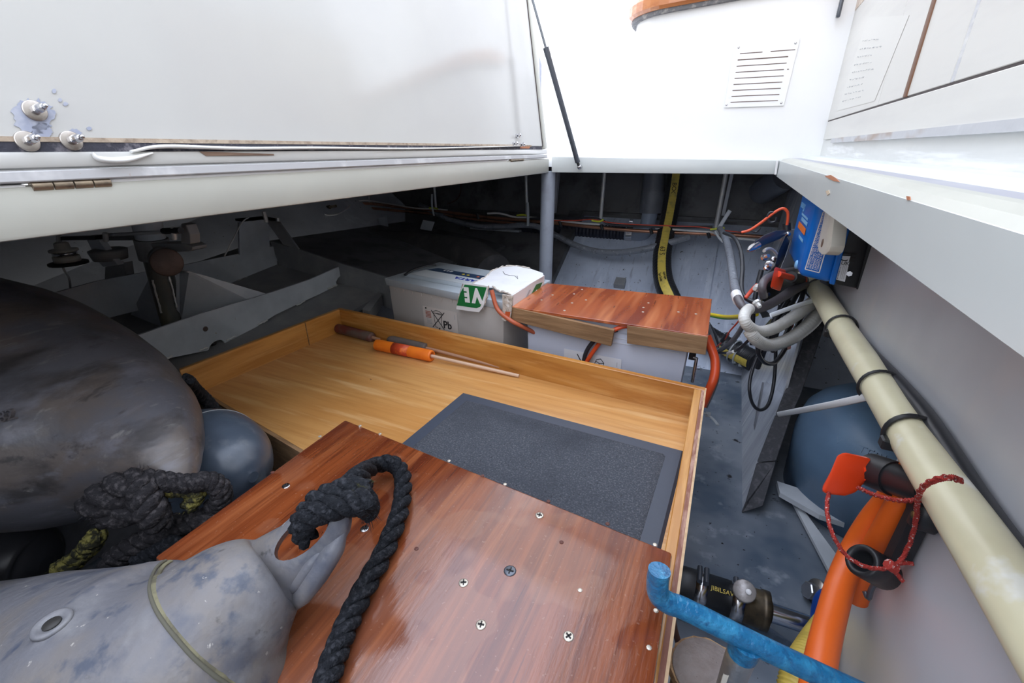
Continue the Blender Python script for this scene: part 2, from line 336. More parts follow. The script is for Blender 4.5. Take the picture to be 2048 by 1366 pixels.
def laid_rope(mb, pts, r, mat, turns=10, sub=10, jit=.0, n=7):
    """three strands twisted round a path"""
    P, R = smooth_path([V(p) for p in pts], [r]*len(pts) if not isinstance(r, list) else r, sub)
    N = len(P); nrm = None; A = []
    for i in range(N):
        t = (P[min(i+1, N-1)]-P[max(i-1, 0)]).normalized()
        if nrm is None: a = V((0, 0, 1)) if abs(t.z) < .9 else V((1, 0, 0)); nrm = a
        nrm = (nrm-t*nrm.dot(t)).normalized(); A.append((nrm.copy(), t.cross(nrm)))
    for k in range(3):
        q = []; rr = []
        for i in range(N):
            an = 2*math.pi*(k/3+turns*i/N); j = V((random.uniform(-1, 1), random.uniform(-1, 1), random.uniform(-1, 1)))*jit
            q.append(P[i]+A[i][0]*(math.cos(an)*R[i]*.54)+A[i][1]*(math.sin(an)*R[i]*.54)+j); rr.append(R[i]*.52)
        mb.tube(q, rr, n, mat)
    return P, R
def fuzz(name, P, R, mat, parent, count, ln=.006, w=.00035):
    """loose fibres standing out of a rope"""
    mb = MB()
    for _ in range(count):
        i = random.randrange(len(P)); d = V((random.gauss(0, 1), random.gauss(0, 1), random.gauss(0, 1))).normalized()
        t = (P[min(i+1, len(P)-1)]-P[max(i-1, 0)]).normalized(); d = (d-t*d.dot(t)*.6).normalized()
        a = P[i]+d*R[i]*.85+t*random.uniform(-.004, .004); b = a+d*random.uniform(.2, 1)*ln*.5+t*random.uniform(-1, 1)*ln
        sd = d.cross(t).normalized()*w
        mb.add([a-sd, a+sd, b], [[0, 1, 2]], mat)
    o = make(name, mb, mat, parent); o['kind'] = 'stuff'; return o

# ================================================================== SETTING
FS, RS = .80, 1.45        # hatch frame and upperworks / right partition: real sizes relative to the working sizes below
G0 = tops()
YB = 1.64
# coaming of the hatch: left, back and right beam
bl = [V((-.61, -.62, -.081)), V((-.61, YB, -.081))]
b = MB(); b.prism([(-.61, -.62, -.081), (-.61, -.62, -.033), (-.655, -.62, -.031), (-.655, -.62, -.081)], (0, YB+.62, 0))
struct('trim_1', b, cream, bevel=.004)
bL0 = PY(1103, 345, YB); bL1 = PY(1103, 313, YB); bR0 = PY(1552, 349, 1.72); bR1 = PY(1556, 321, 1.72)
ty = V((0, .05, 0))
b = MB(); b.hexa([bL0, bR0, bR0+ty, bL0+ty, bL1, bR1, bR1+ty, bL1+ty]); struct('trim_2', b, greybeam, bevel=.003)
b = MB()
prof = [(.124, -.081), (.124, -.036), (.130, -.0305), (.142, -.0275), (.152, -.0275), (.158, -.030), (.19, -.029), (.2, -.021), (.232, -.020), (.232, -.05), (.160, -.05), (.160, -.081)]
b.prism([(x, -.62, z) for x, z in prof], (0, 1.79+.62, 0)); struct('trim_3', b, greybeam)
b = MB(); b.prism([(x, -.6, z) for x, z in [(.1245, -.0355), (.130, -.0300), (.142, -.0270), (.152, -.0268), (.1535, -.0285), (.140, -.030)]], (0, 2.3, 0)); struct('trim_4', b, M('cream_lip_paint', (.50, .50, .43), .3, layers=[((.45, .45, .39), 9, .45, .7), ((.36, .24, .16), 40, .74, .78)], bump=(16, .3)))
b = MB(); b.box((.1585, -.6, -.0299), (.186, 1.79, -.0284)); struct('trim_12', b, M('lilac_grey_gutter_paint', (.36, .36, .41), .35, layers=[((.42, .42, .46), 8, .5, .7)]))
G1 = tops()-G0
beamR = bpy.data.objects['trim_3']
def chip(us, mat, name):
    b = MB(); b.prism([PX(u, v, .1238) for u, v in us], (-.0005, 0, 0)); o = make(name, b, mat, beamR); return o
chip([(1650, 352), (1662, 350), (1672, 356), (1680, 364), (1668, 362), (1660, 358)], M('orange_rust', (.50, .20, .10), .8), 'rust_patch')
chip([(1652, 382), (1658, 380), (1660, 387), (1655, 391)], M('bare_filler', (.62, .50, .36), .8), 'paint_chip')
chip([(1814, 392), (1821, 393), (1822, 400), (1815, 400)], M('orange_rust', (.50, .20, .10), .8), 'rust_patch')
b = MB(); b.tube([bR0+V((-.002, -.006, 0)), bR1+V((-.002, -.006, 0))], .0035, 8); o = make('weld_seam', b, white, beamR)
# deck strips behind the back beam and beside the lid
b = MB(); b.prism([(-2.0, 1.30, -.05), (-.49, (YB+.045)*FS, -.05), (.105, 1.415, -.05), (.22, 1.42, -.05), (.22, 2.75, -.05), (-2.0, 2.75, -.05)], (0, 0, .0262)); struct('floor_deck_back', b, white)
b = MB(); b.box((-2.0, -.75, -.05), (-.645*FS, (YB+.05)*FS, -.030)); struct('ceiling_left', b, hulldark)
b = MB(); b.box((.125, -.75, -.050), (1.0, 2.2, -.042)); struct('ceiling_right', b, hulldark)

# hull inside: stern plates, left side, bottom, engine side
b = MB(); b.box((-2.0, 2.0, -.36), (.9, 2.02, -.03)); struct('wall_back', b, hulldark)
b = MB(); b.prism([(-.60, 2.0, -.275), (.6, 2.0, -.275), (.6, 1.37, -.64), (-.60, 1.37, -.64)], (0, .015, -.015)); struct('wall_back_lower', b, hullback)
b = MB(); b.prism([(-1.6, 2.0, -.275), (-.60, 2.0, -.275), (-.60, 1.37, -.64), (-1.6, 1.37, -.64)], (0, .015, -.015)); struct('wall_back_lower_left', b, hulldark)  # shade left of the post, painted in with the darker hull colour
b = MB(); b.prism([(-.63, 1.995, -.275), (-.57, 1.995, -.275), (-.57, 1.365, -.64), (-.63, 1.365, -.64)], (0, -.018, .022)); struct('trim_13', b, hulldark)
b = MB(); b.prism([(-1.36, -.72, -.56), (-1.43, 2.02, -.36), (-1.87, 2.02, -.03), (-1.87, -.72, -.03)], (-.06, 0, -.06)); struct('wall_left', b, hull)
b = MB(); b.prism([(-1.47, -.72, -.513), (-.86, -.72, -.586), (-.86, 1.06, -.372), (-1.47, 1.06, -.299)], (0, 0, -.012)); struct('floor_left', b, steeldark)
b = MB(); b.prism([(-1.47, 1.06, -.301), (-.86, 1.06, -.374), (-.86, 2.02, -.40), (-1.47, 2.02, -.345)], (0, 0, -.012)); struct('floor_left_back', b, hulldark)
b = MB(); b.prism([(-.87, -.7, -.64), (.9, -.7, -.64), (.9, 1.4, -.63), (-.87, 1.4, -.63)], (0, 0, -.015)); struct('floor', b, bilge)
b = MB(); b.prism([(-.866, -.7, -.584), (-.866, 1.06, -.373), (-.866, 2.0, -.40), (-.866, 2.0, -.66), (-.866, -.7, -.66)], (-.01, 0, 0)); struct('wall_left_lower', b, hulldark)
b = MB(); b.box((-2.0, -.72, -.66), (.9, -.7, -.03)); struct('wall_front', b, hull)
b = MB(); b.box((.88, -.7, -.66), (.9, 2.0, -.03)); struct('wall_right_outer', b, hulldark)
# upright frames on the stern plating
def rib(u0, v0, u1, v1, w, mat, name):
    a = PY(u0, v0, 1.985); c = PY(u1, v1, 1.985)
    b = MB(); b.prism([a, a+V((w, 0, 0)), c+V((w, 0, 0)), c], (0, -.02, 0)); o = struct(name, b, mat); return o
rib(1116, 340, 1108, 425, .012, hull, 'trim_5'); rib(1284, 340, 1272, 425, .03, hulldark, 'trim_6'); rib(1462, 340, 1443, 430, .012, hull, 'trim_7')
b = MB(); b.box((-.62, 1.982, -.262), (.3, 2.0, -.252)); struct('trim_8', b, hulldark)
# frames running down the lower plate
SL = V((0, 2.0-1.37, -.275+.64)).normalized(); SN = SL.cross(V((1, 0, 0))).normalized()
if SN.z < 0: SN = -SN
SO = V((0, 2.0, -.275))
for i, (u0, v0, u1, v1) in enumerate([(1432, 480, 1396, 690), (1118, 480, 1098, 570)]):
    a = on_plane(u0, v0, SO, SN); c = on_plane(u1, v1, SO, SN); w = V((.010, 0, 0))
    b = MB(); b.prism([a-w, a+w, c+w, c-w], SN*.012); struct('trim_%d' % (9+i), b, hullback)
# small clip welded on the lower plate behind the box
a = on_plane(1238, 577, SO, SN)
b = MB(); b.prism([a+V((-.02, 0, 0)), a+V((.02, 0, 0)), a+V((.018, .03, .02)), a+V((-.018, .03, .02))], SN*.02)
single('mounting_clip', b, steeldark, 'small dark steel clip on the bilge plating behind the mahogany lid', 'clip')

G2 = tops()
# white deckhouse behind the hatch
b = MB(); b.box((-3.5, 2.6, -.05), (.4, 2.62, 2.6)); struct('wall_deckhouse', b, white)
# rounded white coaming box with the vent
X0 = PY(1247, 200, 1.76).x; X1 = .235; rr = .12
out = [(X1, 1.76)]
for k in range(9):
    an = math.radians(-90-90*k/8); out.append((X0+rr+rr*math.cos(an), 1.76+rr+rr*math.sin(an)))
out += [(X0, 2.6), (X1, 2.6)]
ztop = lambda x: .395+.06*(x-X0)
b = MB(); N = len(out)
b.add([V((x, y, -.04)) for x, y in out]+[V((x, y, ztop(x))) for x, y in out], [[i, i+1, i+1+N, i+N] for i in range(N-1)], white, True)
b.add([V((x, y, ztop(x))) for x, y in out], [list(range(N))[::-1]], white)
o = struct('wall_coaming', b, white)
# varnished rail along its top
rail = thing('cap_rail', 'curved varnished wooden rail capping the white coaming box', 'rail', (X0+.3, 1.76, ztop(0)))
b = MB(); pin = []
for (x, y) in [(X1-.03, 1.76)]+out[1:10]+[(X0, 1.93)]:
    pin.append((x, y))
def off(i, d):
    a = pin[max(i-1, 0)]; c = pin[min(i+1, len(pin)-1)]; t = V((c[0]-a[0], c[1]-a[1], 0)).normalized(); n = V((t.y, -t.x, 0))
    if n.dot(V((pin[i][0]-.0, pin[i][1]-2.2, 0))) < 0: n = -n
    return V((pin[i][0], pin[i][1], 0))+n*d
sec = [(-.02, 0), (.022, 0), (.03, .008), (.03, .034), (.022, .045), (-.02, .045)]
vs_ = []; fs = []
for i in range(len(pin)):
    for d, z in sec:
        p = off(i, d); vs_.append(V((p.x, p.y, ztop(pin[i][0])+z)))
k = len(sec)
for i in range(len(pin)-1):
    for j in range(k): fs.append([i*k+j, i*k+(j+1) % k, (i+1)*k+(j+1) % k, (i+1)*k+j])
fs += [list(range(k))[::-1], [len(pin)*k-k+j for j in range(k)]]
b.add(vs_, fs, railwood, False); make('rail', b, railwood, rail)
b = MB(); vs_ = []; fs = []
for i in range(len(pin)):
    for d, z in [(-.01, -.010), (.016, -.010), (.018, 0), (-.01, 0)]:
        p = off(i, d); vs_.append(V((p.x, p.y, ztop(pin[i][0])+z)))
for i in range(len(pin)-1):
    for j in range(4): fs.append([i*4+j, i*4+(j+1) % 4, (i+1)*4+(j+1) % 4, (i+1)*4+j])
b.add(vs_, fs); o = make('sealant_strip', b, M('grey_black_sealant', (.16, .16, .17), .7, layers=[((.42, .40, .37), 60, .5, .65)], bump=(90, .5)), rail); o['label'] = 'cracked grey sealant under the rail'
b = MB(); c = PY(1676, 30, 1.735); b.box(c+V((-.004, -.004, -.006)), c+V((.006, .012, .06))); make('end_fitting', b, gasblack, rail, bevel=.003)

# vent grille on the coaming box
vq = [PY(1451, 212, 1.757), PY(1566, 208, 1.757), PY(1597, 80, 1.757), PY(1471, 90, 1.757)]
P, n = frame_of(vq)
vent = thing('vent_grille', 'white slotted vent plate on the coaming box under the wooden rail', 'vent', P(.5, .5))
b = MB(); quad(b, P, -.02, -.03, 1.02, 1.03, .0, .0015); make('plate', b, white, vent, bevel=.0006, seg=1)
slotm = M('slot_shadow_brown', (.12, .07, .055), .8)
for k in range(9):
    t = .06+.795*k/8
    segs = [(.08, .90)]
    if k == 8: segs = [(.10, .47), (.60, .985)]
    if k == 5: segs = [(.08, .88), (.93, .96)]
    for s0, s1 in segs:
        b = MB(); h = .012 if k != 7 else .016
        quad(b, P, s0, t-h/2, s1, t+h/2, .0012, .0008); make('slot', b, slotm, vent)
for s, t in ((.06, .955), (.965, .955), (.015, .02), (.965, .02)):
    b = MB(); b.lathe(P(s, t, .0012), n, [(0, .0035), (.0015, .003), (.0022, .001)], 10); make('screw', b, chrome, vent)

# ------------------------------------------------------------------ right side: curb and panelled cabin door
PXW = .232
b = MB(); b.box((PXW, -.62, -.05), (PXW+.03, 1.76, .022)); struct('wall_right_curb', b, M('curb_paint', (.74, .74, .71), .4, layers=[((.66, .66, .64), 12, .45, .7, (1, .2, 2)), ((.86, .86, .85), 20, .55, .65, (1, .2, 3)), ((.35, .28, .22), 60, .72, .78)], bump=(40, .6)))
b = MB(); b.box((PXW+.004, -.62, .022), (PXW+.03, 1.76, 1.4)); struct('wall_right', b, white)
b = MB(); b.box((PXW-.007, -.4, .014), (PXW+.004, 1.58, .025)); o = struct('trim_11', b, M('grey_brown_sill', (.55, .55, .56), .5, layers=[((.34, .20, .11), 9, .50, .62, (1, .4, 1)), ((.7, .7, .7), 20, .6, .75)], bump=(60, .5)))
door = thing('cabin_door', 'cream panelled cabin side with brown grooves above the ledge at right', 'door', (PXW, .8, .03))
# bottom rail, panels
def R(u, v): return PX(u, v, PXW)
b = MB(); z0 = .024; zl = R(1652, 245).z; zr = R(2048, 132).z; y0 = R(1648, 285).y; ynear = -.2
zg = (zl+zr)/2
b.box((PXW-.004, ynear, z0), (PXW+.006, y0, zg)); make('bottom_rail', b, panelcream, door, bevel=.001, seg=1)
yA = R(1652, 245).y; yB = R(1815, 190).y
ys = [yA, R(1757, 213).y, yB, R(1905, 160).y, R(1905, 160).y-.012, ynear]
for i in range(len(ys)-1):
    b = MB(); w = .0006
    b.box((PXW-.002, ys[i+1]+w, zg+.004), (PXW+.006, ys[i]-w, .72)); make('panel', b, panelcream if i != 3 else M('grey_streak_paint', (.60, .60, .61), .5, layers=[((.76, .75, .72), 12, .45, .6, (1, 1, 4))]), door, bevel=.0008, seg=1)
b = MB(); b.box((PXW-.001, ynear, zg-.003), (PXW+.004, yA+.003, zg+.006)); make('groove', b, dark_trim, door)
b = MB(); b.box((PXW-.0035, yA-.002, zg), (PXW+.002, yA+.007, .72)); make('groove', b, brown_trim, door)
b = MB(); b.box((PXW-.004, yB-.009, zg+.003), (PXW+.002, yB+.009, .72)); make('bead', b, brown_trim, door, bevel=.0015)
b = MB(); b.box((PXW-.003, yB+.02, R(1720, 12).z), (PXW+.002, yA-.01, .72)); make('bare_wood_patch', b, M('bare_tan_wood', (.62, .46, .34), .6, layers=[((.78, .72, .64), 30, .45, .6, (1, 4, 1))]), door)
# faded handwritten sheet on the first panel
nq = [R(1676, 222), R(1752, 202), R(1822, 30), R(1738, 35)]
nq = [p+V((-.0024, 0, 0)) for p in nq]
P, n = frame_of(nq)
if n.x > 0: n = -n
PP = lambda s, t, l=0.: P(s, t, 0)+V((-1, 0, 0))*l
note = thing('notice_sheet', 'faded white sheet of handwritten lines on the cream panel', 'notice', P(.5, .5))
b = MB(); quad(b, PP, 0, 0, 1, 1, 0., .0002); make('sheet', b, M('faded_sheet', (.74, .725, .67), .4), note)
rnd = random.Random(3)
for k in range(9):
    t = .10+k*.083; mbk = MB(); s = .10
    while s < rnd.uniform(.5, .72):
        w = rnd.uniform(.03, .08); pts = []
        for q in range(int(w/.008)):
            pts.append(PP(s+q*.008, t+rnd.uniform(0, .018), .001))
        if len(pts) > 1: mbk.tube(pts, .00035, 4)
        s += w+.02
    o = make('writing_line', mbk, greyink, note); o['kind'] = 'stuff'

# ------------------------------------------------------------------ raised hatch lid on the left
# hinge line along the left beam, leaning back past the vertical
LO = V((-.612, 0, -.018)); LUP = V((-.155, 0, 1)).normalized(); LN = V((1, 0, .155)).normalized()
def LP(u, v, l=0.): return on_plane(u, v, LO+LN*l, LN)
def lp(y, h, l=0.): return LO+V((0, y, 0))+LUP*h+LN*l
yfar = LP(1086, 303).y; yfar2 = yfar+.032
print('lid far', yfar)
lid = thing('hatch_lid', 'big white raised hatch lid hinged on the left beam', 'lid', (-.62, .7, -.03))
hp = LP(620, 290).dot(LUP)-LO.dot(LUP)
print('panel h', hp)
b = MB()
def lbox(mb, ya, yb, ha, hb, la, lb, mat=None):
    return mb.hexa([lp(ya, ha, la), lp(ya, ha, lb), lp(yb, ha, lb), lp(yb, ha, la), lp(ya, hb, la), lp(ya, hb, lb), lp(yb, hb, lb), lp(yb, hb, la)], mat)
h1 = .025; h0 = .0
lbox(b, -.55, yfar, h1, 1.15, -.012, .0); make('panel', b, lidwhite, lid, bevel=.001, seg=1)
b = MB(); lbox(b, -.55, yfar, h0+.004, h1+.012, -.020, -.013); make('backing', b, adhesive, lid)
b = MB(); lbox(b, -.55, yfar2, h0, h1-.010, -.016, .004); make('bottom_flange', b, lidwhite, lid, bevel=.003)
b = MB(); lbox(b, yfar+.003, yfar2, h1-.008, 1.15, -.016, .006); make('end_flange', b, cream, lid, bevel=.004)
b = MB(); lbox(b, yfar-.0005, yfar+.0035, h1, 1.15, -.004, .0015); make('joint_line', b, dark_trim, lid)
b = MB(); lbox(b, .14, yfar-.01, h1-.0105, h1-.0005, -.006, .001); make('seal_residue', b, adhesive, lid)
b = MB(); lbox(b, .10, yfar-.1, h1-.001, h1+.0035, -.004, .0016); make('torn_seal_edge', b, putty, lid)
# peeling white rubber seal
pts = [LP(u, v, .005) for u, v in [(262, 303), (330, 293), (480, 297), (640, 296), (850, 297), (1040, 292)]]
b = MB().tube(pts, [.003, .0045, .0045, .004, .0035, .003], 8, sub=6, flat=.5); make('rubber_seal', b, rubberseal, lid)
pts = [LP(u, v, .006) for u, v in [(184, 306), (200, 318), (250, 319), (305, 306)]]
b = MB().tube(pts, [.003, .006, .006, .002], 8, sub=6, flat=.5); make('loose_seal_end', b, rubberseal, lid)
b = MB(); q = [LP(u, v, .0045) for u, v in [(398, 303), (412, 312), (548, 311), (547, 308)]]; b.prism(q, LN*.0006); make('paint_chip', b, brownwood, lid)
# rusty steel edge under the lid
b = MB(); lbox(b, -.55, yfar2-.005, -.012, -.002, -.012, .004); make('steel_edge', b, rust, lid, bevel=.001, seg=1)
# primer patches around the bolts
def patch(us, lift=.0006, mat=primer, name='primer_patch'):
    b = MB(); c = [LP(u, v, lift) for u, v in us]; b.prism(c, LN*.0003); o = make(name, b, mat, lid)
rnd = random.Random(5)
def blob(cu, cv, ru, rv, n=44, j=.16):
    return [(cu+math.cos(2*math.pi*k/n)*ru*(1+rnd.uniform(-j, j)), cv-math.sin(2*math.pi*k/n)*rv*(1+rnd.uniform(-j, j))) for k in range(n)]
patch(blob(66, 232, 42, 34)); patch(blob(84, 262, 20, 16)); patch(blob(146, 272, 18, 14), .0008)
patch(blob(108, 182, 4, 5)); patch(blob(120, 200, 4, 4)); patch(blob(131, 208, 5, 4)); patch(blob(178, 257, 5, 4))
for u0, v0, ru, rv in ((1086, 140, 4, 18), (1084, 215, 3, 10)):
    pass
def lidbolt(u, v, R_, hh, tilt):
    o = LP(u, v); bo = thing_child('bolt', lid)
def bolt(u, v, r):
    o = LP(u, v)
    b = MB(); b.lathe(o, LN, [(0, r*1.05), (.0025, r*1.05), (.003, r*.95)], 24); w = make('washer', b, washer, lid)
    b = MB(); hexbolt(b, o+LN*.003, LN, r*.52, .007); b.lathe(o+LN*.010, LN, [(0, r*.46), (.002, r*.46)], 12); b.lathe(o+LN*.012, LN, [(0, r*.48), (.006, r*.46), (.009, r*.3)], 6); make('nut', b, chrome, w, bevel=.0006, seg=1)
    b = MB(); b.lathe(o+LN*.019, LN, [(0, r*.24), (.006, r*.24), (.0075, r*.16)], 12); make('thread', b, chrome, w)
for u, v in ((68, 222), (53, 283), (141, 282)): bolt(u, v, .0088)
for u, v in ((1032, 272), (1026, 288), (1040, 290)):
    o = LP(u, v); b = MB(); hexbolt(b, o, LN, .006, .005); b.lathe(o+LN*.005, LN, [(0, .003), (.012, .003)], 10); hexbolt(b, o+LN*.010, LN, .006, .005); make('nut', b, chrome, lid)
b = MB(); q = [LP(u, v, .0008) for u, v in [(1040, 292), (1062, 291), (1058, 297), (1040, 297)]]; b.prism(q, LN*.0004); make('rust_patch', b, M('orange_rust', (.50, .20, .10), .8), lid)
b = MB(); q = [LP(u, v, .0048) for u, v in [(1078, 110), (1083, 130), (1082, 215), (1078, 205), (1079, 150)]]; b.prism(q, LN*.0004); make('primer_patch', b, primer, lid)
# piano hinges: knuckles below the lid and a bright stainless leaf
zh = -.030
hz = lambda u, v: PX(u, v, -.612)
for (u0, v0, u1, v1, seg) in ((60, 373, 220, 365, 4), (1020, 321, 1046, 319, 2)):
    a = hz(u0, v0); c = hz(u1, v1)
    hg = thing('hinge', 'bronze hinge knuckles at the near end of the lid' if seg == 4 else 'small hinge at the far corner of the raised lid', 'hinge', a)
    for k in range(seg):
        p = a.lerp(c, k/seg+.01); q = a.lerp(c, (k+1)/seg-.01)
        b = MB().tube([p, q], .0048, 12); make('knuckle', b, bronze, hg)
b = MB(); a = hz(222, 364); c = hz(1015, 322); b.prism([a+V((0, 0, -.003)), c+V((0, 0, -.003)), c+V((0, 0, .003)), a+V((0, 0, .003))], (-.02, 0, .001))
single('hinge_strip', b, white, 'long white strip between the hinges on the left beam', 'strip', bevel=.0008, seg=1)
b = MB(); a = hz(-60, 382); c = hz(54, 376); b.prism([a+V((0, 0, -.003)), c+V((0, 0, -.003)), c+V((0, 0, .003)), a+V((0, 0, .003))], (-.02, 0, .001))
single('hinge_strip', b, white, 'short white strip left of the bronze hinge on the left beam', 'strip', bevel=.0008, seg=1)

# gas strut
g0 = PY(1158, 334, YB-.012); g1 = LP(1064, -8, .03); g1 = PX(1064, -4, -.635)
gd = (g1-g0).normalized(); gs = (PX(1108, 133, -.637)-g0).length
gm = g0+gd*gs
st = thing('gas_strut', 'black gas strut propping up the lid from the back beam', 'strut', g0)
b = MB().tube([g0+gd*.016, gm], .0088, 16); make('cylinder', b, gasblack, st)
b = MB().tube([gm-gd*.02, gm+gd*.004], .0094, 16); make('collar', b, gasblack, st)
b = MB().tube([gm, gm+gd*.33], .0038, 12); make('rod', b, gasrod, st)
b = MB(); b.tube([g0+V((0, 0, 0)), g0+gd*.018], .005, 10); make('end_fitting', b, black, st)
b = MB(); b.lathe(g0+V((0, .012, 0)), V((0, -1, 0)), [(0, .0085), (.008, .0085), (.012, .0075), (.016, .005), (.018, .002)], 14); make('ball_stud', b, chrome, st)

G1 |= tops()-G2
rescale(G1, FS)

# ================================================================== TRAY, MAT, BOARD
ZR, ZF = -.36, -.415
tBL = PZ(679, 615, ZR); tFL = PZ(358, 738, ZR); tBR = PZ(1412, 775, ZR)
ux = (tBR-tBL).normalized(); uy = V((0, -1, 0))          # along the back edge, towards the camera
tray = thing('plywood_tray', 'shallow honey coloured plywood tray with raised edges in the middle of the bilge', 'tray', (tBL+tBR)/2+V((0, -.2, ZF-ZR)))
th = .011
fl = [V((tBL.x+.006, tBL.y-.006, ZF)), V((tBR.x-.006, tBR.y-.006, ZF)), V((.012, .285, ZF)), V((-.845, .428, ZF))]
b = MB(); b.prism(fl, (0, 0, -.012)); make('tray_floor', b, plyf, tray)
b = MB(); b.prism([tBL, tBR, tBR+V((0, -th, 0)), tBL+V((0, -th, 0))], (0, 0, ZF-ZR-.013)); make('back_board', b, ply, tray, bevel=.001, seg=1)
b = MB(); b.prism([tBL+V((0, -th, 0)), tBL+V((th, -th, 0)), V((tBL.x+th-.014, .398, ZR)), V((tBL.x-.012, .402, ZR))], (0, 0, ZF-ZR-.013)); sideb = make('side_board', b, plyY, tray, bevel=.001, seg=1)
b = MB(); p = tBL.lerp(tFL, .30); b.box((p.x+th-.002, p.y-.0007, ZF), (p.x+th+.0008, p.y+.0007, ZR)); make('board_joint', b, oak, tray)
b = MB(); rx = tBR.x-.003; b.prism([(rx-.014, tBR.y-th-.001, ZR), (rx-.003, tBR.y-th-.001, ZR), (rx-.003, .22, ZR), (rx-.014, .22, ZR)], (0, 0, ZF-ZR-.013)); make('side_board', b, plyY, tray, bevel=.001, seg=1)
b = MB(); b.prism([(rx-.003, tBR.y-.004, ZR-.001), (rx+.0015, tBR.y-.004, ZR-.001), (rx+.0015, .20, ZR-.001), (rx-.003, .20, ZR-.001)], (0, 0, -.135)); o = make('veneer_edge', b, plyred, tray); o['label'] = 'red brown layered plywood edge'
b = MB(); b.prism([(rx+.0015, tBR.y-.002, ZR), (rx+.004, tBR.y-.002, ZR), (rx+.004, .20, ZR), (rx+.0015, .20, ZR)], (0, 0, -.14)); make('outer_ply', b, plyedge, tray)
b = MB(); b.prism([(-.86, .424, ZF-.0005), (-.5, .364, ZF-.0005), (-.5, .376, ZF-.0005), (-.86, .436, ZF-.0005)], (0, 0, -.11)); make('front_board', b, oak, tray)
for x, y in ((-.70, .7), (-.05, .6)):
    b = MB(); b.box((x-.02, y-.02, -.645), (x+.02, y+.02, ZF-.012)); make('bearer', b, oak, tray)

# mat lying in the tray
mq = [PZ(820, 886, ZF), PZ(1372, 900, ZF), PZ(925, 783, ZF)]
mBL = PZ(925, 783, ZF+.004); mBR = PZ(1370, 900, ZF+.004); dn = V((.0, -.33, 0))
mx = (mBR-mBL).normalized(); my = V((mx.y, -mx.x, 0))
mt = thing('door_mat', 'dark grey carpet mat with rubber border lying in the plywood tray', 'mat', (mBL+mBR)/2+my*.15+V((0, 0, -.004)))
Lm = (mBR-mBL).length; D = .30; bd = .022
b = MB()
def mp_(s, t, z): return mBL+mx*s+my*t+V((0, 0, z))
b.hexa([mp_(0, D, -.004), mp_(Lm, D, -.004), mp_(Lm, 0, -.004), mp_(0, 0, -.004), mp_(.004, D-.004, 0), mp_(Lm-.004, D-.004, 0), mp_(Lm-.004, .004, 0), mp_(.004, .004, 0)])
make('rubber_border', b, matrubber, mt)
b = MB(); NX, NY = 60, 40; vs_ = []
for j in range(NY+1):
    for i in range(NX+1):
        e = min(i, NX-i, j, NY-j); z = -.001 if e == 0 else .0028+.0006*noise.noise(V((i*.9, j*.9, 0)))
        vs_.append(mp_(bd+(Lm-2*bd)*i/NX, bd+(D-2*bd)*j/NY, z))
b.add(vs_, [[j*(NX+1)+i, (j+1)*(NX+1)+i, (j+1)*(NX+1)+i+1, j*(NX+1)+i+1] for j in range(NY) for i in range(NX)], matpile, True)
make('carpet_pile', b, matpile, mt)

# mahogany board lying across the tray in front
ZB = -.338
q = [PZ(690, 839, ZB), PZ(1345, 1105, ZB), PZ(1297, 1380, ZB), PZ(306, 1112, ZB)]
q = q[:2]+[PZ(u, v, ZB) for u, v in ((1282, 1560), (640, 1560), (573, 1420), (540, 1330), (345, 1142), (308, 1114))]
bd_ = thing('mahogany_board', 'big varnished mahogany board with scattered screws in the foreground', 'board', (q[0]+q[2])/2)
b = MB(); b.prism(q[::-1], (0, 0, -.012)); make('top', b, mahog, bd_, bevel=.0025)
b = MB(); e = q[1]-q[0]; 
for (a, c) in ((q[0].lerp(q[1], .05), q[0].lerp(q[1], .95)),):
    f = (q[7]-q[0]).normalized()*.02
    b.prism([a+f, c+f, c+f*2, a+f*2], (0, 0, -.0655)); 
b2 = MB().prism([p+V((0, 0, -.012)) for p in (a+f, c+f, c+f*2, a+f*2)], (0, 0, -.058)); make('cleat', b2, oak, bd_)
def screw(u, v, r=.0042, mat=pink, hole=False):
    o = PZ(u, v, ZB)
    b = MB(); b.lathe(o+V((0, 0, -.0005)), V((0, 0, 1)), [(0, r), (.0009, r), (.0012, r*.8)], 12, mat)
    s = make('screw', b, mat, bd_)
    an = random.uniform(0, 1.5)
    for k in (0, 1):
        d = V((math.cos(an+k*1.57), math.sin(an+k*1.57), 0)); e = V((-d.y, d.x, 0))*.0005; c = o+V((0, 0, .0008)); d = d*r*.6
        b = MB().prism([c-d-e, c+d-e, c+d+e, c-d+e], (0, 0, .0007)); make('slot', b, ink, s)
for u, v, mt_ in ((927, 1166, pink), (962, 1250, pink), (1137, 1273, pink), (1079, 1031, pink), (729, 1058, chrome), (572, 972, chrome)): screw(u, v, .0042, mt_)
screw(1020, 1142, .0055, gasblack)
for u, v in ((760, 868), (898, 922), (965, 952), (1010, 969), (1097, 1003), (1215, 1048), (1310, 1090), (720, 852), (640, 873), (545, 945), (833, 1098), (1123, 1085), (1160, 1181), (1312, 1222), (1298, 1296)):
    b = MB(); b.lathe(PZ(u, v, ZB-.0003), V((0, 0, 1)), [(0, .0022), (.0007, .002), (.001, .001)], 8); make('pin', b, M('nail_hole', (.10, .03, .02), .6) if (u % 2) else pink, bd_)

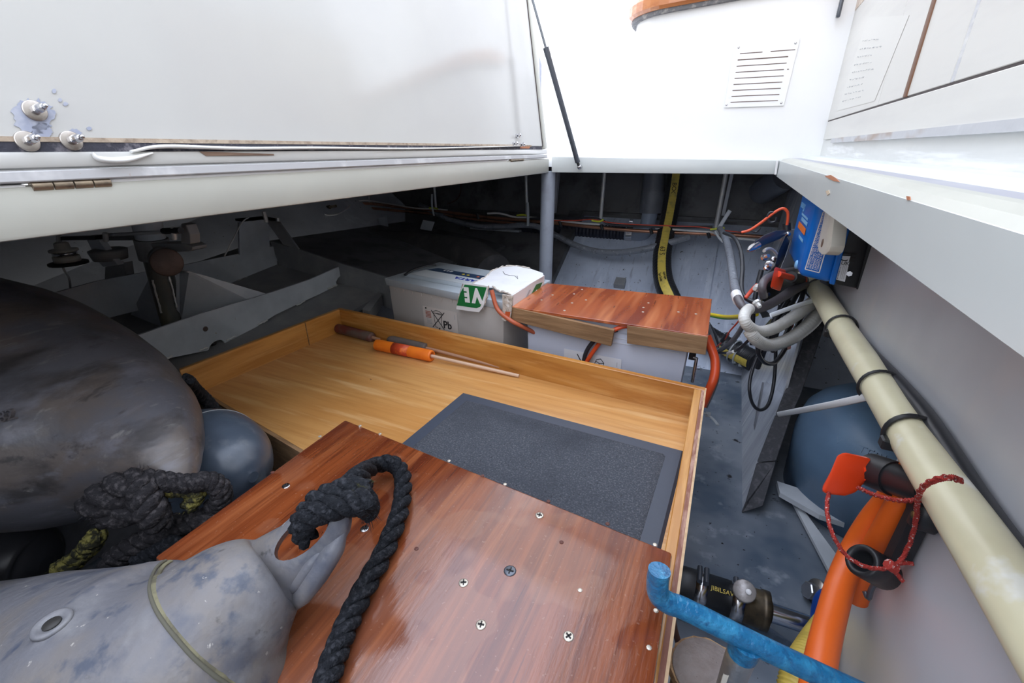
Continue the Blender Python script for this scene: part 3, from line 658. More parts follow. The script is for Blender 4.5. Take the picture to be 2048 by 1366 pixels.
# flares lying in the tray
def lie(u, v, r): return PZ(u, v-0, ZF+r)
a = lie(752, 689, .0125); c = lie(864, 712, .0125)
f = thing('hand_flare', 'bright orange flare tube with pale stick lying in the plywood tray', 'flare', (a+c)/2)
ax = (c-a).normalized(); ln = (c-a).length
b = MB(); b.lathe(a, ax, [(0, .009), (.002, .0118), (.004, .0125), (ln-.003, .0125), (ln, .0115), (ln+.0005, .008), (ln-.006, .0075)], 24); make('tube', b, flare_o, f)
b = MB(); b.lathe(a, ax, [(ln*.33, .0127), (ln*.62, .0127)], 24); o = make('label_band', b, M('faded_red_band', (.55, .06, .02), .5, layers=[((.80, .17, .02), 60, .5, .62)]), f)
b = MB().tube([c-ax*.01, lie(1038, 752, .0035)], .0036, 10); make('stick', b, stick, f)
a = lie(778, 679, .0105); c = lie(853, 696, .0105); ax = (c-a).normalized(); ln = (c-a).length
f = thing('hand_flare', 'grey tube flare with brown stick lying behind the orange flare', 'flare', (a+c)/2)
b = MB(); b.lathe(a, ax, [(-.004, .003), (0, .007), (.006, .0095), (.012, .0105), (ln-.003, .0105), (ln, .0095), (ln, .003)], 20); make('tube', b, flare_g, f)
b = MB().tube([c-ax*.005, lie(1020, 739, .0035)], .0036, 10); make('stick', b, stickd, f)
a = lie(673, 656, .011); c = lie(745, 675, .011); ax = (c-a).normalized(); ln = (c-a).length
f = thing('hand_flare', 'worn red flare tube in the back left corner of the plywood tray', 'flare', (a+c)/2)
b = MB(); b.lathe(a, ax, [(0, .006), (.003, .010), (.006, .0115), (ln-.004, .0115), (ln, .010), (ln, .003)], 20); make('tube', b, flare_r, f)
b = MB().tube([c-ax*.004, c+ax*.022], .0033, 8); make('stick', b, stickd, f)

# ================================================================== BATTERIES
def battery(name, label, fl_, fr, bl_, depth, mat, topmat):
    """fl_, fr front top corners, bl_ back left top corner"""
    X_ = (fr-fl_).normalized(); Y_ = V((-X_.y, X_.x, 0)); L = (fr-fl_).length; Dp = (bl_-fl_).dot(Y_)
    t = thing(name, label, 'battery', fl_+X_*L/2+Y_*Dp/2+V((0, 0, -depth)))
    def Q(s, d, z): return fl_+X_*s+Y_*d+V((0, 0, z))
    b = MB(); ins = .006
    b.hexa([Q(ins+.006, ins+.004, -depth), Q(L-ins-.006, ins+.004, -depth), Q(L-ins-.006, Dp-ins, -depth), Q(ins+.006, Dp-ins, -depth), Q(ins, ins, -.018), Q(L-ins, ins, -.018), Q(L-ins, Dp-ins, -.018), Q(ins, Dp-ins, -.018)])
    make('case', b, mat, t, bevel=.004)
    b = MB(); b.hexa([Q(.002, .002, -.019), Q(L-.002, .002, -.019), Q(L-.002, Dp-.002, -.019), Q(.002, Dp-.002, -.019), Q(0, 0, 0), Q(L, 0, 0), Q(L, Dp, 0), Q(0, Dp, 0)]); make('lid', b, topmat, t, bevel=.003)
    return t, Q, L, Dp, X_, Y_
ZT = -.292
fl_ = PZ(768, 556, ZT); fr = PZ(1009, 605, ZT); bl_ = PZ(850, 519, ZT)
bat, Q, L, Dp, X_, Y_ = battery('starter_battery', 'grey battery with torn white carton over one end, left of the mahogany lid', fl_, fr, bl_, .19, batgrey, battop)
# raised lid with printed label
b = MB(); b.hexa([Q(.030, .035, 0), Q(L-.01, .035, 0), Q(L-.01, Dp-.005, 0), Q(.030, Dp-.03, 0), Q(.034, .040, .007), Q(L-.012, .040, .007), Q(L-.012, Dp-.012, .007), Q(.060, Dp-.034, .007)]); make('raised_cover', b, battop, bat, bevel=.002)
b = MB(); b.prism([Q(.044, .044, .0072), Q(L-.02, .044, .0072), Q(L-.02, .095, .0072), Q(.052, .095, .0072)], (0, 0, .0004)); lab = make('label', b, M('pale_battery_label', (.56, .60, .62), .35), bat)
b = MB(); b.prism([Q(.052, .095, .0073), Q(L-.02, .095, .0073), Q(L-.02, .125, .0073), Q(.065, .125, .0073)], (0, 0, .0004)); make('label_stripe', b, navy, bat)
text('lettering', 'VARTA', PZ(966, 563, ZT+.0079), -X_, -Y_, .0145, blueprint, lab, sx=1.25, bold=.05)
text('lettering', 'E13', Q(.122, .120, .0080), -X_, -Y_, .010, whiteprint, lab, sx=1.4)
for k, s in enumerate((.15, .165, .195)):
    b = MB(); b.lathe(Q(s+.01, .110, .0077), V((0, 0, 1)), [(0, .004), (.0004, .004)], 12); make('symbol', b, yg if k < 2 else redprint, lab)
b = MB(); b.tube([Q(.040, .032, .006), Q(.038, .06, .012), Q(.048, .10, .016), Q(.052, .13, .012)], .0045, 8, sub=4, flat=.6); make('carry_handle', b, black, bat)
for s in [0.03+.03*k for k in range(10)]:
    b = MB(); b.box(Q(s, .0015, -.026)-V((.0012, .001, 0)), Q(s, .0015, -.020)+V((.0012, .003, 0))); make('rib', b, batgrey, bat)
# sticker on the front
cf = PZ(990, 600, ZT)
def fface(u, v, l=.0008): return on_plane(u, v, Q(0, .0062, 0)-Y_*l, Y_)
sq = [fface(855, 702), fface(921, 718), fface(914, 625), fface(845, 611)]
P, n = frame_of(sq)
if n.dot(Y_) > 0: n = -n
PP = lambda s, t, l=0.: P(s, t, 0)-Y_*l
b = MB(); quad(b, PP, -.0, -.25, 1, 1, 0, .0003); stk = make('sticker', b, paper, bat)
def strokes(pts, w, mat=ink, name='print', parent=stk, l=.0006):
    for a, c in zip(pts, pts[1:]):
        A = PP(*a, l); C = PP(*c, l); d = (C-A).normalized(); e = d.cross(Y_)*w
        b = MB().prism([A-e, C-e, C+e, A+e], -Y_*.0003); make(name, b, mat, parent)
strokes([(.256, .94), (.60, .575)], .0010); strokes([(.64, .94), (.257, .58)], .0010)
strokes([(.32, .90), (.35, .60), (.42, .59)], .0005); strokes([(.56, .86), (.53, .66)], .0005)
strokes([(.30, .915), (.40, .955), (.50, .945), (.58, .90), (.30, .89)], .0006); strokes([(.30, .895), (.58, .875)], .0006)
text('lettering', 'Pb', PP(.58, .615, .0008), PP(1, .3)-PP(0, .3), PP(.5, 1)-PP(.5, 0), .0185, ink, stk, bold=.03)
for k in range(5): strokes([(.08, .90-.03*k), (.24, .90-.03*k)], .0009, redink)
for k in range(4): strokes([(.10, .74-.03*k), (.25, .74-.03*k)], .0006, greyink)
for k in range(3): strokes([(.62, .57-.03*k), (.86, .57-.03*k)], .0007, greyink)
strokes([(.93, .94), (.93, .84)], .0006, greyink)
b = MB(); b.lathe(PP(.10, .965, .0006), -Y_, [(0, .0022), (.0004, .0022)], 12); make('print', b, ink, stk)
b = MB(); b.lathe(PP(.46, .575, .0006), -Y_, [(0, .0025), (.0004, .0025)], 12); make('print', b, ink, stk)
# orange lead going down between the batteries
a = [PZ(983, 578, ZT+.01), on_plane(983, 580, Q(0, -.008, 0), Y_), on_plane(995, 618, Q(0, -.012, 0), Y_), on_plane(1020, 640, Q(0, -.014, 0), Y_), on_plane(1042, 652, Q(0, -.002, 0), Y_), on_plane(1075, 668, Q(0, .03, 0), Y_)]
cable('battery_lead', a[1:], .0046, M('dull_orange_lead', (.50, .12, .055), .4), 'orange battery lead running down the end of the grey battery', group=None)

# torn carton over the right end
crt = thing('torn_carton', 'torn white carton with green print draped over the grey battery', 'carton', Q(L-.06, Dp/2, .02))
zc = .019
ct = [Q(L-.150, .020, zc), Q(L-.160, .05, zc-.006), Q(L-.150, .085, zc+.0), Q(L-.135, .12, zc+.003), Q(L-.12, .15, zc+.004), Q(L-.08, Dp-.01, zc+.006), Q(L+.008, Dp+.004, zc+.002), Q(L+.008, -.012, zc-.003), Q(L-.05, -.008, zc-.003), Q(L-.085, -.006, zc)]
ctp = [PZ(u, v, ZT+.020) for u, v in [(941, 576), (950, 565), (968, 556), (985, 541), (1005, 534), (1030, 532), (1060, 537), (1086, 546), (1087, 552), (1022, 590), (1010, 584), (998, 582), (985, 574), (972, 573), (962, 571)]]
b = MB(); b.prism(ctp[::-1], (0, 0, -.0025)); top = make('top', b, card, crt)
rnd = random.Random(11)
def torn(parent, pts, r=.0018):
    P_, R_ = smooth_path([V(p) for p in pts], [r]*len(pts), 5)
    P_ = [p+V((rnd.uniform(-1, 1), rnd.uniform(-1, 1), rnd.uniform(-.5, 1)))*.0014 for p in P_]
    b = MB().tube(P_, [r*rnd.uniform(.6, 1.5) for _ in P_], 5); make('torn_edge', b, cardraw, parent)
torn(crt, ctp[0:7]); torn(crt, [ctp[i] for i in (9, 10, 11, 12)])
# front flap with letters
fq = [on_plane(u, v, Q(0, -.012, 0), Y_) for u, v in [(914, 617), (963, 623), (977, 572), (926, 567)]]
P, n = frame_of(fq)
PP = lambda s, t, l=0.: P(s, t, 0)-Y_*l
b = MB(); b.prism([PP(-.02, .06), PP(.0, -.02), PP(.5, -.03), PP(.93, -.03), PP(1.04, .22), PP(1.03, .6), PP(1.0, 1.0), PP(.5, 1.04), PP(.05, 1.02)], -Y_*.002); fp = make('front_flap', b, card, crt)
b = MB(); b.prism([PP(-.01, .14, .0022), PP(.80, .12, .0022), PP(.93, .20, .0022), PP(.97, .95, .0022), PP(.1, .98, .0022), PP(.0, .6, .0022)], -Y_*.0003); gp = make('green_panel', b, green, fp)
text('lettering', 'V', PP(.78, .84, .0027), PP(0, .5)-PP(1, .5), PP(.5, 0)-PP(.5, 1), .030, whiteprint, gp, sx=.95, bold=.09)
text('lettering', 'E', PP(.30, .84, .0027), PP(0, .5)-PP(1, .5), PP(.5, 0)-PP(.5, 1), .030, whiteprint, gp, sx=.62, bold=.09)
torn(fp, [PP(1.0, 1.0), PP(1.05, .6), PP(1.05, .25)], .0014); torn(fp, [PP(.0, 1.0), PP(-.03, .5), PP(-.02, .1)], .0014)
# narrow hanging strip and end flap
sp = [on_plane(u, v, Q(0, -.010, 0), Y_) for u, v in [(1006, 588), (1027, 592), (1022, 636), (1012, 642), (1004, 637), (1007, 615)]]
b = MB(); b.prism(sp, -Y_*.003); s_ = make('hanging_strip', b, cardraw, crt)
sp = [on_plane(u, v, Q(0, -.0135, 0), Y_) for u, v in [(1011, 623), (1021, 624), (1019, 634), (1010, 636)]]
b = MB(); b.prism(sp, -Y_*.0004); make('red_print', b, redprint, s_)
ea = PZ(1024, 590, ZT+.019); eb = PZ(1087, 550, ZT+.019); dnn = V((0, 0, -.062))
b = MB(); b.prism([ea, eb, eb+dnn, ea+dnn*.9], (.0025, 0, 0)); ef = make('end_flap', b, card, crt)
ex = V((.0032, 0, 0))
b = MB(); b.prism([p+ex for p in (ea.lerp(eb, .30)+dnn*.75, ea.lerp(eb, .62)+dnn*.75, ea.lerp(eb, .92)+dnn*.22, ea.lerp(eb, .70)+dnn*.15)], (.0004, 0, 0)); ge = make('green_panel', b, green, ef)
b = MB(); b.prism([p+ex for p in (ea.lerp(eb, .22)+dnn*.62, ea.lerp(eb, .27)+dnn*.66, ea.lerp(eb, .52)+dnn*.20, ea.lerp(eb, .46)+dnn*.18)], (.0004, 0, 0)); make('grey_stripe', b, greyink, ef)
text('lettering', 'VETUS', ea.lerp(eb, .42)+dnn*.70+ex*1.3, (eb-ea)+V((0, 0, .03)), (0, 0, 1), .014, whiteprint, ge)
b = MB(); c = PZ(1023, 548, ZT+.0205)
pts = [PZ(u, v, ZT+.0202) for u, v in ((1006, 543), (1010, 549), (1020, 551), (1030, 552), (1036, 558), (1034, 552))]
b.tube(pts, .0007, 5); make('torn_crack', b, M('dark_tear', (.05, .04, .035), .9), crt)

# second battery under the mahogany lid
ZX = -.296
cFL = PZ(1021, 613, ZX); cFR = PZ(1416, 672, ZX); cBR = PZ(1424, 598, ZX); cBL = PZ(1092, 566, ZX)
cv = (cFR-cFL).normalized(); cn = V((-cv.y, cv.x, 0))
fl2 = cFL+cv*.022+cn*.0125+V((0, 0, -.008)); fr2 = cFR-cv*.022+cn*.0125+V((0, 0, -.008)); bl2 = fl2+cn*.165
bt2, Q2, L2, D2, X2, Y2 = battery('starter_battery', 'pale grey battery under the mahogany lid behind the tray', fl2, fr2, bl2, .19, batblue, batblue)
def f2(u, v, l=.0008): return on_plane(u, v, Q2(0, .0062, 0)-Y2*l, Y2)
sq = [f2(1128, 748), f2(1240, 772), f2(1243, 719), f2(1128, 697)]
P, n = frame_of(sq); PP = lambda s, t, l=0.: P(s, t, 0)-Y2*l
b = MB(); quad(b, PP, 0, 0, 1, 1, 0, .0003)
if True:
    b = MB(); b.prism([PP(0, 0), PP(1, 0), PP(1, 1), PP(0, 1)], -Y2*.0004)
stk = make('sticker', b, paperw, bt2)
Y_s = Y_; Y_ = Y2
strokes([(.24, .90), (.36, .46)], .0010, parent=stk); strokes([(.35, .82), (.30, .46)], .0006, parent=stk)
hx6 = [(.54, .60), (.58, .82), (.65, .88), (.71, .74), (.69, .52), (.61, .44), (.54, .60)]
strokes(hx6, .0006, parent=stk); strokes([(.61, .44), (.63, .70), (.71, .74)], .0006, parent=stk); strokes([(.63, .70), (.57, .76)], .0006, parent=stk)
strokes([(.76, .66), (.79, .46)], .0005, parent=stk); strokes([(.93, .86), (.93, .70)], .0005, greyink, parent=stk)
Y_ = Y_s
for t_, s0, s1 in ((-.030, .30, .93), (-.040, .30, .94)):
    b = MB(); b.box(Q2(L2*s0, .0055, t_-.0008), Q2(L2*s1, .0055, t_)+Y2*.001-V((0, .0015, 0))); make('moulded_line', b, whiteprint, bt2)
b = MB(); b.box(Q2(L2-.004, .03, -.06), Q2(L2+.008, .05, -.03)); make('handle_mount', b, black, bt2)
b = MB(); b.tube([Q2(L2+.004, .02, -.05), Q2(L2+.010, .02, -.05), Q2(L2+.010, .02, -.10)], .003, 8); make('hold_down_rod', b, chrome, bt2)

# mahogany lid (open-bottomed box) over it
bx = thing('battery_cover', 'mahogany topped battery cover with a loose split front board', 'cover', (cFL+cBR)/2)
b = MB(); b.prism([cFL, cFR, cBR, cBL], (0, 0, -.006)); make('top', b, mahogx, bx, bevel=.0006, seg=1)
fv = (cFR-cFL).normalized(); fn = V((fv.y, -fv.x, 0))
def bp(u, v, l=.0): return on_plane(u, v, cFL+fn*l, fn)
b = MB(); b.prism([bp(1021, 614, .001), bp(1228, 661, .012), bp(1222, 693, .012), bp(1020, 640, .001)], -fn*.009); make('loose_board', b, oak, bx, bevel=.0005, seg=1)
b = MB(); b.prism([bp(1254, 651, .001), bp(1416, 674, .001), bp(1411, 710, .001), bp(1254, 687, .001)], -fn*.009); make('front_board', b, oak, bx, bevel=.0005, seg=1)
e = cBR-cFR
b = MB(); b.prism([cFR+V((-.001, .002, -.006)), cBR+V((-.001, 0, -.006)), cBR+V((-.001, 0, -.036)), cFR+V((-.001, .002, -.036))], (-.009, 0, 0)); make('side_board', b, oak, bx)
b = MB(); b.prism([cFL+V((.001, .002, -.006)), cBL+V((.001, 0, -.006)), cBL+V((.001, 0, -.036)), cFL+V((.001, .002, -.036))], (.009, 0, 0)); make('side_board', b, oak, bx)
b = MB(); b.prism([cBL+V((.0, 0, -.006)), cBR+V((0, 0, -.006)), cBR+V((0, 0, -.036)), cBL+V((0, 0, -.036))], (0, -.009, 0)); make('back_board', b, oak, bx)
for u, v in ((1083, 600), (1105, 590), (1148, 588), (1172, 600), (1144, 606), (1297, 606), (1287, 615), (1286, 624), (1357, 624), (1392, 628), (1164, 579), (1129, 621)):
    b = MB(); b.lathe(PZ(u, v, ZX), V((0, 0, 1)), [(0, .0028), (.0006, .0024)], 10); make('nail_head', b, pink, bx)
# leads crossing under the loose board
def y2(u, v, l): return on_plane(u, v, Q2(0, -l, 0), Y2)
cable('battery_lead', [y2(1262, 651, .0), y2(1240, 655, .006), y2(1215, 668, .012), y2(1196, 690, .010), y2(1178, 716, .010), y2(1165, 740, .010)], .0042, redorange, 'red battery lead passing under the loose front board of the battery cover')
cable('battery_lead', [y2(1235, 660, .0), y2(1205, 668, .004), y2(1185, 685, .008), y2(1172, 705, .008), y2(1166, 730, .008)], .0042, blackcable, 'black battery lead beside the red one under the loose front board')

# ================================================================== STEERING GEAR ON THE LEFT
XA, XB = -1.0, -1.26
A = lambda u, v: PX(u, v, XA); Bp = lambda u, v: PX(u, v, XB)
stf = thing('stern_stiffener', 'long grey steel stiffener plate nearest the tray, with a half round drain hole', 'plate', A(450, 650))
hole = []
for k in range(9):
    an = math.pi*k/8; hole.append((434+16*math.cos(an), 693-12*math.sin(an)-0*k))
hole = [(452, 687)]+[(u, v-(u-434)*.35) for u, v in hole]+[(415, 701)]
pl = [(200, 698), (264, 675), (400, 628), (540, 586), (620, 559), (677, 534), (684, 549), (676, 556), (672, 564), (674, 571), (640, 588), (600, 606), (550, 630), (500, 662)]+hole+[(330, 718), (200, 770)]
b = MB(); b.prism([A(u, v) for u, v in pl], (-.006, 0, 0)); make('plate', b, steel, stf)
def weld(us, f, parent, r=.0022):
    P_, R_ = smooth_path([f(u, v) for u, v in us], [r]*len(us), 8); b = MB()
    b.tube([p+V((random.uniform(0, .002), 0, random.uniform(-.001, .001))) for p in P_], [r*random.uniform(.7, 1.3) for _ in P_], 6); make('weld_bead', b, weldm, parent)
for us in ([(332, 717), (345, 712)], [(398, 701), (414, 695)], [(452, 681), (470, 672)], [(515, 650), (534, 640)], [(593, 611), (610, 601)], [(655, 578), (674, 570)]): weld(us, A, stf)
b = MB(); b.lathe(A(411, 658)+V((.0, 0, 0)), (1, 0, 0), [(0, .006), (.001, .005)], 8); make('rust_spot', b, rustdisc, stf)
b = MB(); dr = random.Random(4)
for k in range(9):
    c = A(434+dr.uniform(-13, 13), 690+dr.uniform(-3, 4))+V((-.012-dr.random()*.02, 0, 0)); b.lathe(c, V((dr.uniform(-1, 1), dr.uniform(-1, 1), 1)).normalized(), [(-.006, .003), (-.003, .008), (.002, .008), (.006, .003)], 6)
o = make('rust_dirt', b, M('wet_rust_dirt', (.018, .013, .010), .5, layers=[((.05, .035, .02), 60, .5, .65)]), stf); o['kind'] = 'stuff'
b = MB(); b.prism([A(412, 702)+V((-.035, 0, .002)), A(412, 680)+V((-.035, 0, .004)), A(456, 664)+V((-.035, 0, .004)), A(456, 690)+V((-.035, 0, .002))], (-.002, 0, 0)); make('dark_baffle', b, rustdisc, stf)  # dark sheet filling the view through the drain hole
sf2 = thing('stern_stiffener', 'rear grey steel stiffener plate with a bracket welded on its top edge', 'plate', Bp(450, 540))
pl = [(60, 602), (98, 589), (195, 562), (367, 530), (480, 507), (560, 490), (566, 500), (563, 512), (556, 516), (554, 524), (555, 532), (520, 547), (462, 568), (400, 590), (200, 640), (60, 660)]
b = MB(); b.prism([Bp(u, v) for u, v in pl], (-.006, 0, 0)); make('plate', b, steel, sf2)
for us in ([(476, 561), (494, 555)], [(535, 541), (552, 533)]): weld(us, Bp, sf2)
b = MB(); b.prism([Bp(475, 444), Bp(534, 438), Bp(537, 498), Bp(477, 509)], (.006, 0, 0)); make('bracket', b, steel, sf2)
brk = PX(530, 470, XB)
yb_ = Bp(537, 480).y
b = MB(); b.prism([PY(531, 440, yb_), PY(557, 444, yb_), PY(597, 499, yb_), PY(566, 489, yb_)], (0, .006, 0)); make('brace', b, steeldark, sf2)
b = MB(); b.prism([Bp(470, 437), Bp(530, 432), Bp(556, 438), Bp(500, 444)], (0, 0, -.006)); make('shelf', b, steel, sf2)
for u, v in ((524, 431), (527, 440), (551, 443)):
    b = MB(); hexbolt(b, Bp(u, v)+V((.012, 0, -.006)), (0, 0, 1), .006, .018); make('bolt', b, weldm, sf2)
# transverse frame joining the two plates
YT = A(677, 550).y+.006
b = MB(); b.prism([PY(u, v, YT) for u, v in [(540, 482), (600, 500), (690, 530), (800, 562), (830, 640), (680, 572), (560, 534)]], (0, .006, 0))
single('transverse_frame', b, steeldark, 'dark transverse steel frame behind the ends of the stiffener plates', 'frame')
b = MB(); q = [PZ(u, v, -.40) for u, v in [(728, 640), (758, 604), (766, 610), (742, 645)]]; b.prism(q[::-1], (0, 0, .03))
single('steel_lug', b, steeldark, 'small dark steel lug between the tray corner and the grey battery', 'bracket')

# rudder trunk: tube on gussets with a round plug
XT = -1.13
tb = PX(352, 662, XT); tt = V((tb.x, tb.y, PX(300, 455, XT).z))
tt = PY(296, 455, tb.y)
rt = thing('rudder_tube', 'dark upright steel rudder tube with two gussets and a rusty round plug', 'rudder tube', tb)
tubem = M('yellowish_primed_tube', (.15, .15, .135), .35, layers=[((.30, .28, .18), 10, .5, .7, (1, 1, .3)), ((.09, .09, .09), 14, .5, .7)])
b = MB().tube([tb, tt], .0245, 24); make('tube', b, tubem, rt)
b = MB().tube([tb.lerp(tt, .72), tb.lerp(tt, .90)], .031, 24); make('collar', b, steeldark, rt)
b = MB().tube([tb.lerp(tt, .90), tb.lerp(tt, 1.12)], .027, 24); make('upper_tube', b, steel, rt)
b = MB().tube([tb.lerp(tt, .885), tb.lerp(tt, .905)], .028, 24); make('ring', b, black, rt)
yg_ = tb.y
ge_ = A(536, 590)+V((-.008, 0, 0)); g_a = PY(352, 538, yg_); g_b = PY(372, 543, yg_)
b = MB(); b.prism([g_a, g_b, ge_, V((ge_.x, ge_.y, -.38)), V((tb.x, tb.y, -.40))], (.003, .005, 0)); make('gusset', b, steel, rt)
b = MB(); b.prism([PY(u, v, yg_-.001) for u, v in [(302, 548), (322, 552), (345, 668), (300, 680), (240, 672)]], (0, .006, 0)); make('gusset', b, steel, rt)
for us in ([(304, 560), (312, 590), (322, 625)], [(337, 553), (345, 580), (353, 615)]): weld(us, lambda u, v: PY(u, v, yg_-.024), rt, .002)
pc = PY(334, 525, yg_-.045); pa = (-pc.normalized()+V((.12, 0, -.1))).normalized()
b = MB(); b.lathe(pc-pa*.07, pa, [(0, .027), (.07, .027)], 28); make('plug_pipe', b, steeldark, rt)
b = MB(); b.lathe(pc, pa, [(-.004, .0275), (.001, .0275), (.003, .0255), (.0035, .010)], 28); make('plug', b, rustdisc, rt)
sg = thing('steering_linkage', 'dark steering arms and rod around the top of the rudder trunk', 'linkage', PY(330, 480, yg_))
def bar(name, us, y, th, mat=steeldark, parent=sg):
    b = MB(); b.prism([PY(u, v, y) for u, v in us], (0, th, 0)); return make(name, b, mat, parent, bevel=.001, seg=1)
bar('arm', [(300, 487), (370, 487), (385, 494), (384, 500), (376, 503), (310, 505)], yg_-.02, .03)
bar('arm', [(362, 447), (372, 450), (380, 470), (381, 488), (362, 487)], yg_-.02, .02)
bar('arm', [(170, 472), (300, 466), (300, 480), (176, 482)], yg_-.01, .02)
bar('link_plate', [(172, 478), (198, 480), (218, 510), (236, 530), (206, 534), (196, 524)], yg_-.06, .012, steel)
bar('link_plate', [(210, 534), (247, 525), (258, 600), (208, 590)], yg_+.02, .02)
b = MB().tube([PY(215, 470, yg_-.04), PY(362, 462, yg_-.04)], .0035, 8); make('rod', b, weldm, sg)
b = MB().tube([PY(327, 462, yg_-.04), PY(362, 461, yg_-.04)], .006, 8); make('rod_end', b, black, sg)
b = MB().tube([PY(347, 455, yg_-.04), PY(349, 478, yg_-.04)], .005, 6); make('pin', b, weldm, sg)
b = MB().tube([PY(211, 466, yg_-.05), PY(212, 482, yg_-.05)], .005, 6); make('pin', b, weldm, sg)
cc = PY(222, 518, yg_-.05)
b = MB(); b.lathe(cc, (0, 0, 1), [(0, .030), (.018, .034), (.020, .034), (.022, .028)], 20); make('lower_boss', b, steeldark, sg)
# rudder position sensor
sc = PY(134, 518, yg_-.06)
sn = thing('rudder_sensor', 'pale round rudder sensor with a white lead under the left beam', 'sensor', sc)
pale = M('aged_white_plastic', (.80, .76, .66), .4)
b = MB(); b.lathe(sc+V((0, 0, -.012)), (0, 0, 1), [(0, .036), (.005, .036), (.007, .028)], 20); make('base', b, black, sn)
b = MB(); b.lathe(sc+V((0, 0, -.005)), (0, 0, 1), [(0, .024), (.012, .024), (.013, .021)], 20); make('body', b, pale, sn)
b = MB(); b.lathe(sc+V((0, 0, .008)), (0, 0, 1), [(0, .022), (.010, .022)], 20); make('ring', b, chrome, sn)
b = MB(); b.lathe(sc+V((0, 0, .018)), (0, 0, 1), [(0, .026), (.004, .026), (.005, .014), (.018, .013), (.02, .01)], 20); make('cap', b, pale, sn)
ys_ = sc.y
cable('sensor_lead', [PY(u, v, ys_) for u, v in [(122, 524), (128, 540), (138, 556), (141, 580)]], .0022, wirew, 'white lead hanging from the rudder sensor', 'wire', n=6)
cable('lead', [Bp(u, v)+V((.012, 0, 0)) for u, v in [(492, 434), (478, 445), (462, 475), (443, 512)]], .0022, wirew, 'white lead hanging in front of the rear stiffener plate', 'wire', n=6)
b = MB(); b.prism([PY(u, v, ys_) for u, v in [(112, 474), (190, 472), (190, 480), (112, 481)]], (0, .012, 0)); make('sensor_arm', b, black, sg)
b = MB().tube([PY(118, 470, ys_), PY(118, 486, ys_)], .005, 8); make('pin', b, weldm, sg)

# ================================================================== FENDERS
def fender(name, label, spine, radii, mat, n=40, sub=10):
    P_, R_ = smooth_path([V(p) for p in spine], radii, sub)
    # smooth the radii
    for _ in range(4): R_ = [R_[0]]+[(R_[i-1]+2*R_[i]+R_[i+1])/4 for i in range(1, len(R_)-1)]+[R_[-1]]
    t = thing(name, label, 'fender', sum(P_, V((0, 0, 0)))/len(P_))
    b = MB(); b.tube(P_, R_, n); o = make('body', b, mat, t)
    return t, P_, R_
def SP(*a): return [CD(u, v, d) for u, v, d, r in a], [r*d/FPX for u, v, d, r in a]
def SP(*a): return [CD(u, v, d) for u, v, d, r in a], [r*d/FPX for u, v, d, r in a]
sp, rr_ = SP((-420, 690, .66, 225), (-150, 765, .62, 238), (0, 806, .59, 242), (120, 838, .575, 216), (195, 856, .56, 186), (252, 872, .545, 146), (296, 894, .525, 104), (328, 922, .505, 70), (350, 955, .49, 42), (360, 980, .48, 22), (364, 992, .477, 6))
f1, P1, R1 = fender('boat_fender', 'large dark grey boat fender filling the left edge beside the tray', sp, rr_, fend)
nrm_ = -ray(15, 835).normalized()
o_ = CD(2, 842, .458)
text('raised_mark', '82', CD(2, 846, .452), CD(30, 838, .452)-CD(2, 846, .452), CD(-4, 820, .452)-CD(2, 846, .452), .012, fend, f1, ext=.002)
sp = CDs((150, 900, .76), (300, 905, .70), (420, 925, .63), (470, 940, .60), (497, 950, .585), (507, 954, .58))
f2_, P2, R2 = fender('boat_fender', 'smaller blue grey fender under the large one, beside the tray front', sp, [.045, .058, .077, .054, .027, .007], fendblue)
b = MB()
k = int(len(P2)*.42)
c = P2[k]; t_ = (P2[k+1]-P2[k-1]).normalized(); a_ = (V((0, 0, 1))-t_*t_.z).normalized(); w_ = t_.cross(a_)
b.tube([c+(a_*math.cos(q)+w_*math.sin(q))*(R2[k]+.0002) for q in [2*math.pi*i/40 for i in range(41)]], .0008, 5, caps=False); make('mould_seam', b, M('pale_seam', (.30, .32, .34), .6), f2_)
sp = CDs((-260, 1135, .66), (-90, 1128, .64), (40, 1126, .63), (80, 1127, .63), (93, 1128, .63))
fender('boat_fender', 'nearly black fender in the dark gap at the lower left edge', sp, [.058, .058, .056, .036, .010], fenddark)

# pale fender in the foreground, its rope eye over the mahogany board
KF = .86
def SK(*a): return SP(*[(u, v, d*KF, r) for u, v, d, r in a])
sp = [CD(-420, 1415, .57*KF), CD(-207, 1411, .509*KF), CD(76, 1412, .435*KF), CD(324, 1366, .378*KF), CD(476, 1207, .382*KF), CD(556, 1140, .40*KF)]; rr_ = [.118*KF, .118*KF, .118*KF, .100*KF, .056*KF, .034*KF]
def sweep2(pts, rw, rn, en, n=48, sub=10):
    P_, W_ = smooth_path(pts, rw, sub); _, N_ = smooth_path(pts, rn, sub); vs_ = []; fs = []
    for i, p in enumerate(P_):
        t_ = (P_[min(i+1, len(P_)-1)]-P_[max(i-1, 0)]).normalized(); nn = (en-t_*en.dot(t_)).normalized(); ww = nn.cross(t_)
        for k in range(n):
            a_ = 2*math.pi*k/n; vs_.append(p+ww*(math.cos(a_)*W_[i])+nn*(math.sin(a_)*N_[i]))
    for i in range(len(P_)-1):
        for k in range(n): fs.append([i*n+k, i*n+(k+1) % n, (i+1)*n+(k+1) % n, (i+1)*n+k])
    fs += [list(range(n))[::-1], [len(P_)*n-n+k for k in range(n)]]
    b = MB(); b.add(vs_, fs, None, True); return b, P_
en = (-ray(630, 1090).normalized()+V((.05, 0, .1))).normalized()
tp, tr = SK((600, 1100, .398, 62), (632, 1068, .394, 58), (658, 1048, .391, 50), (680, 1034, .389, 36), (692, 1027, .388, 20), (697, 1024, .388, 5))
ff = thing('boat_fender', 'pale grey fender in the foreground with a black rope through its eye', 'fender', CD(420, 1260, .37))
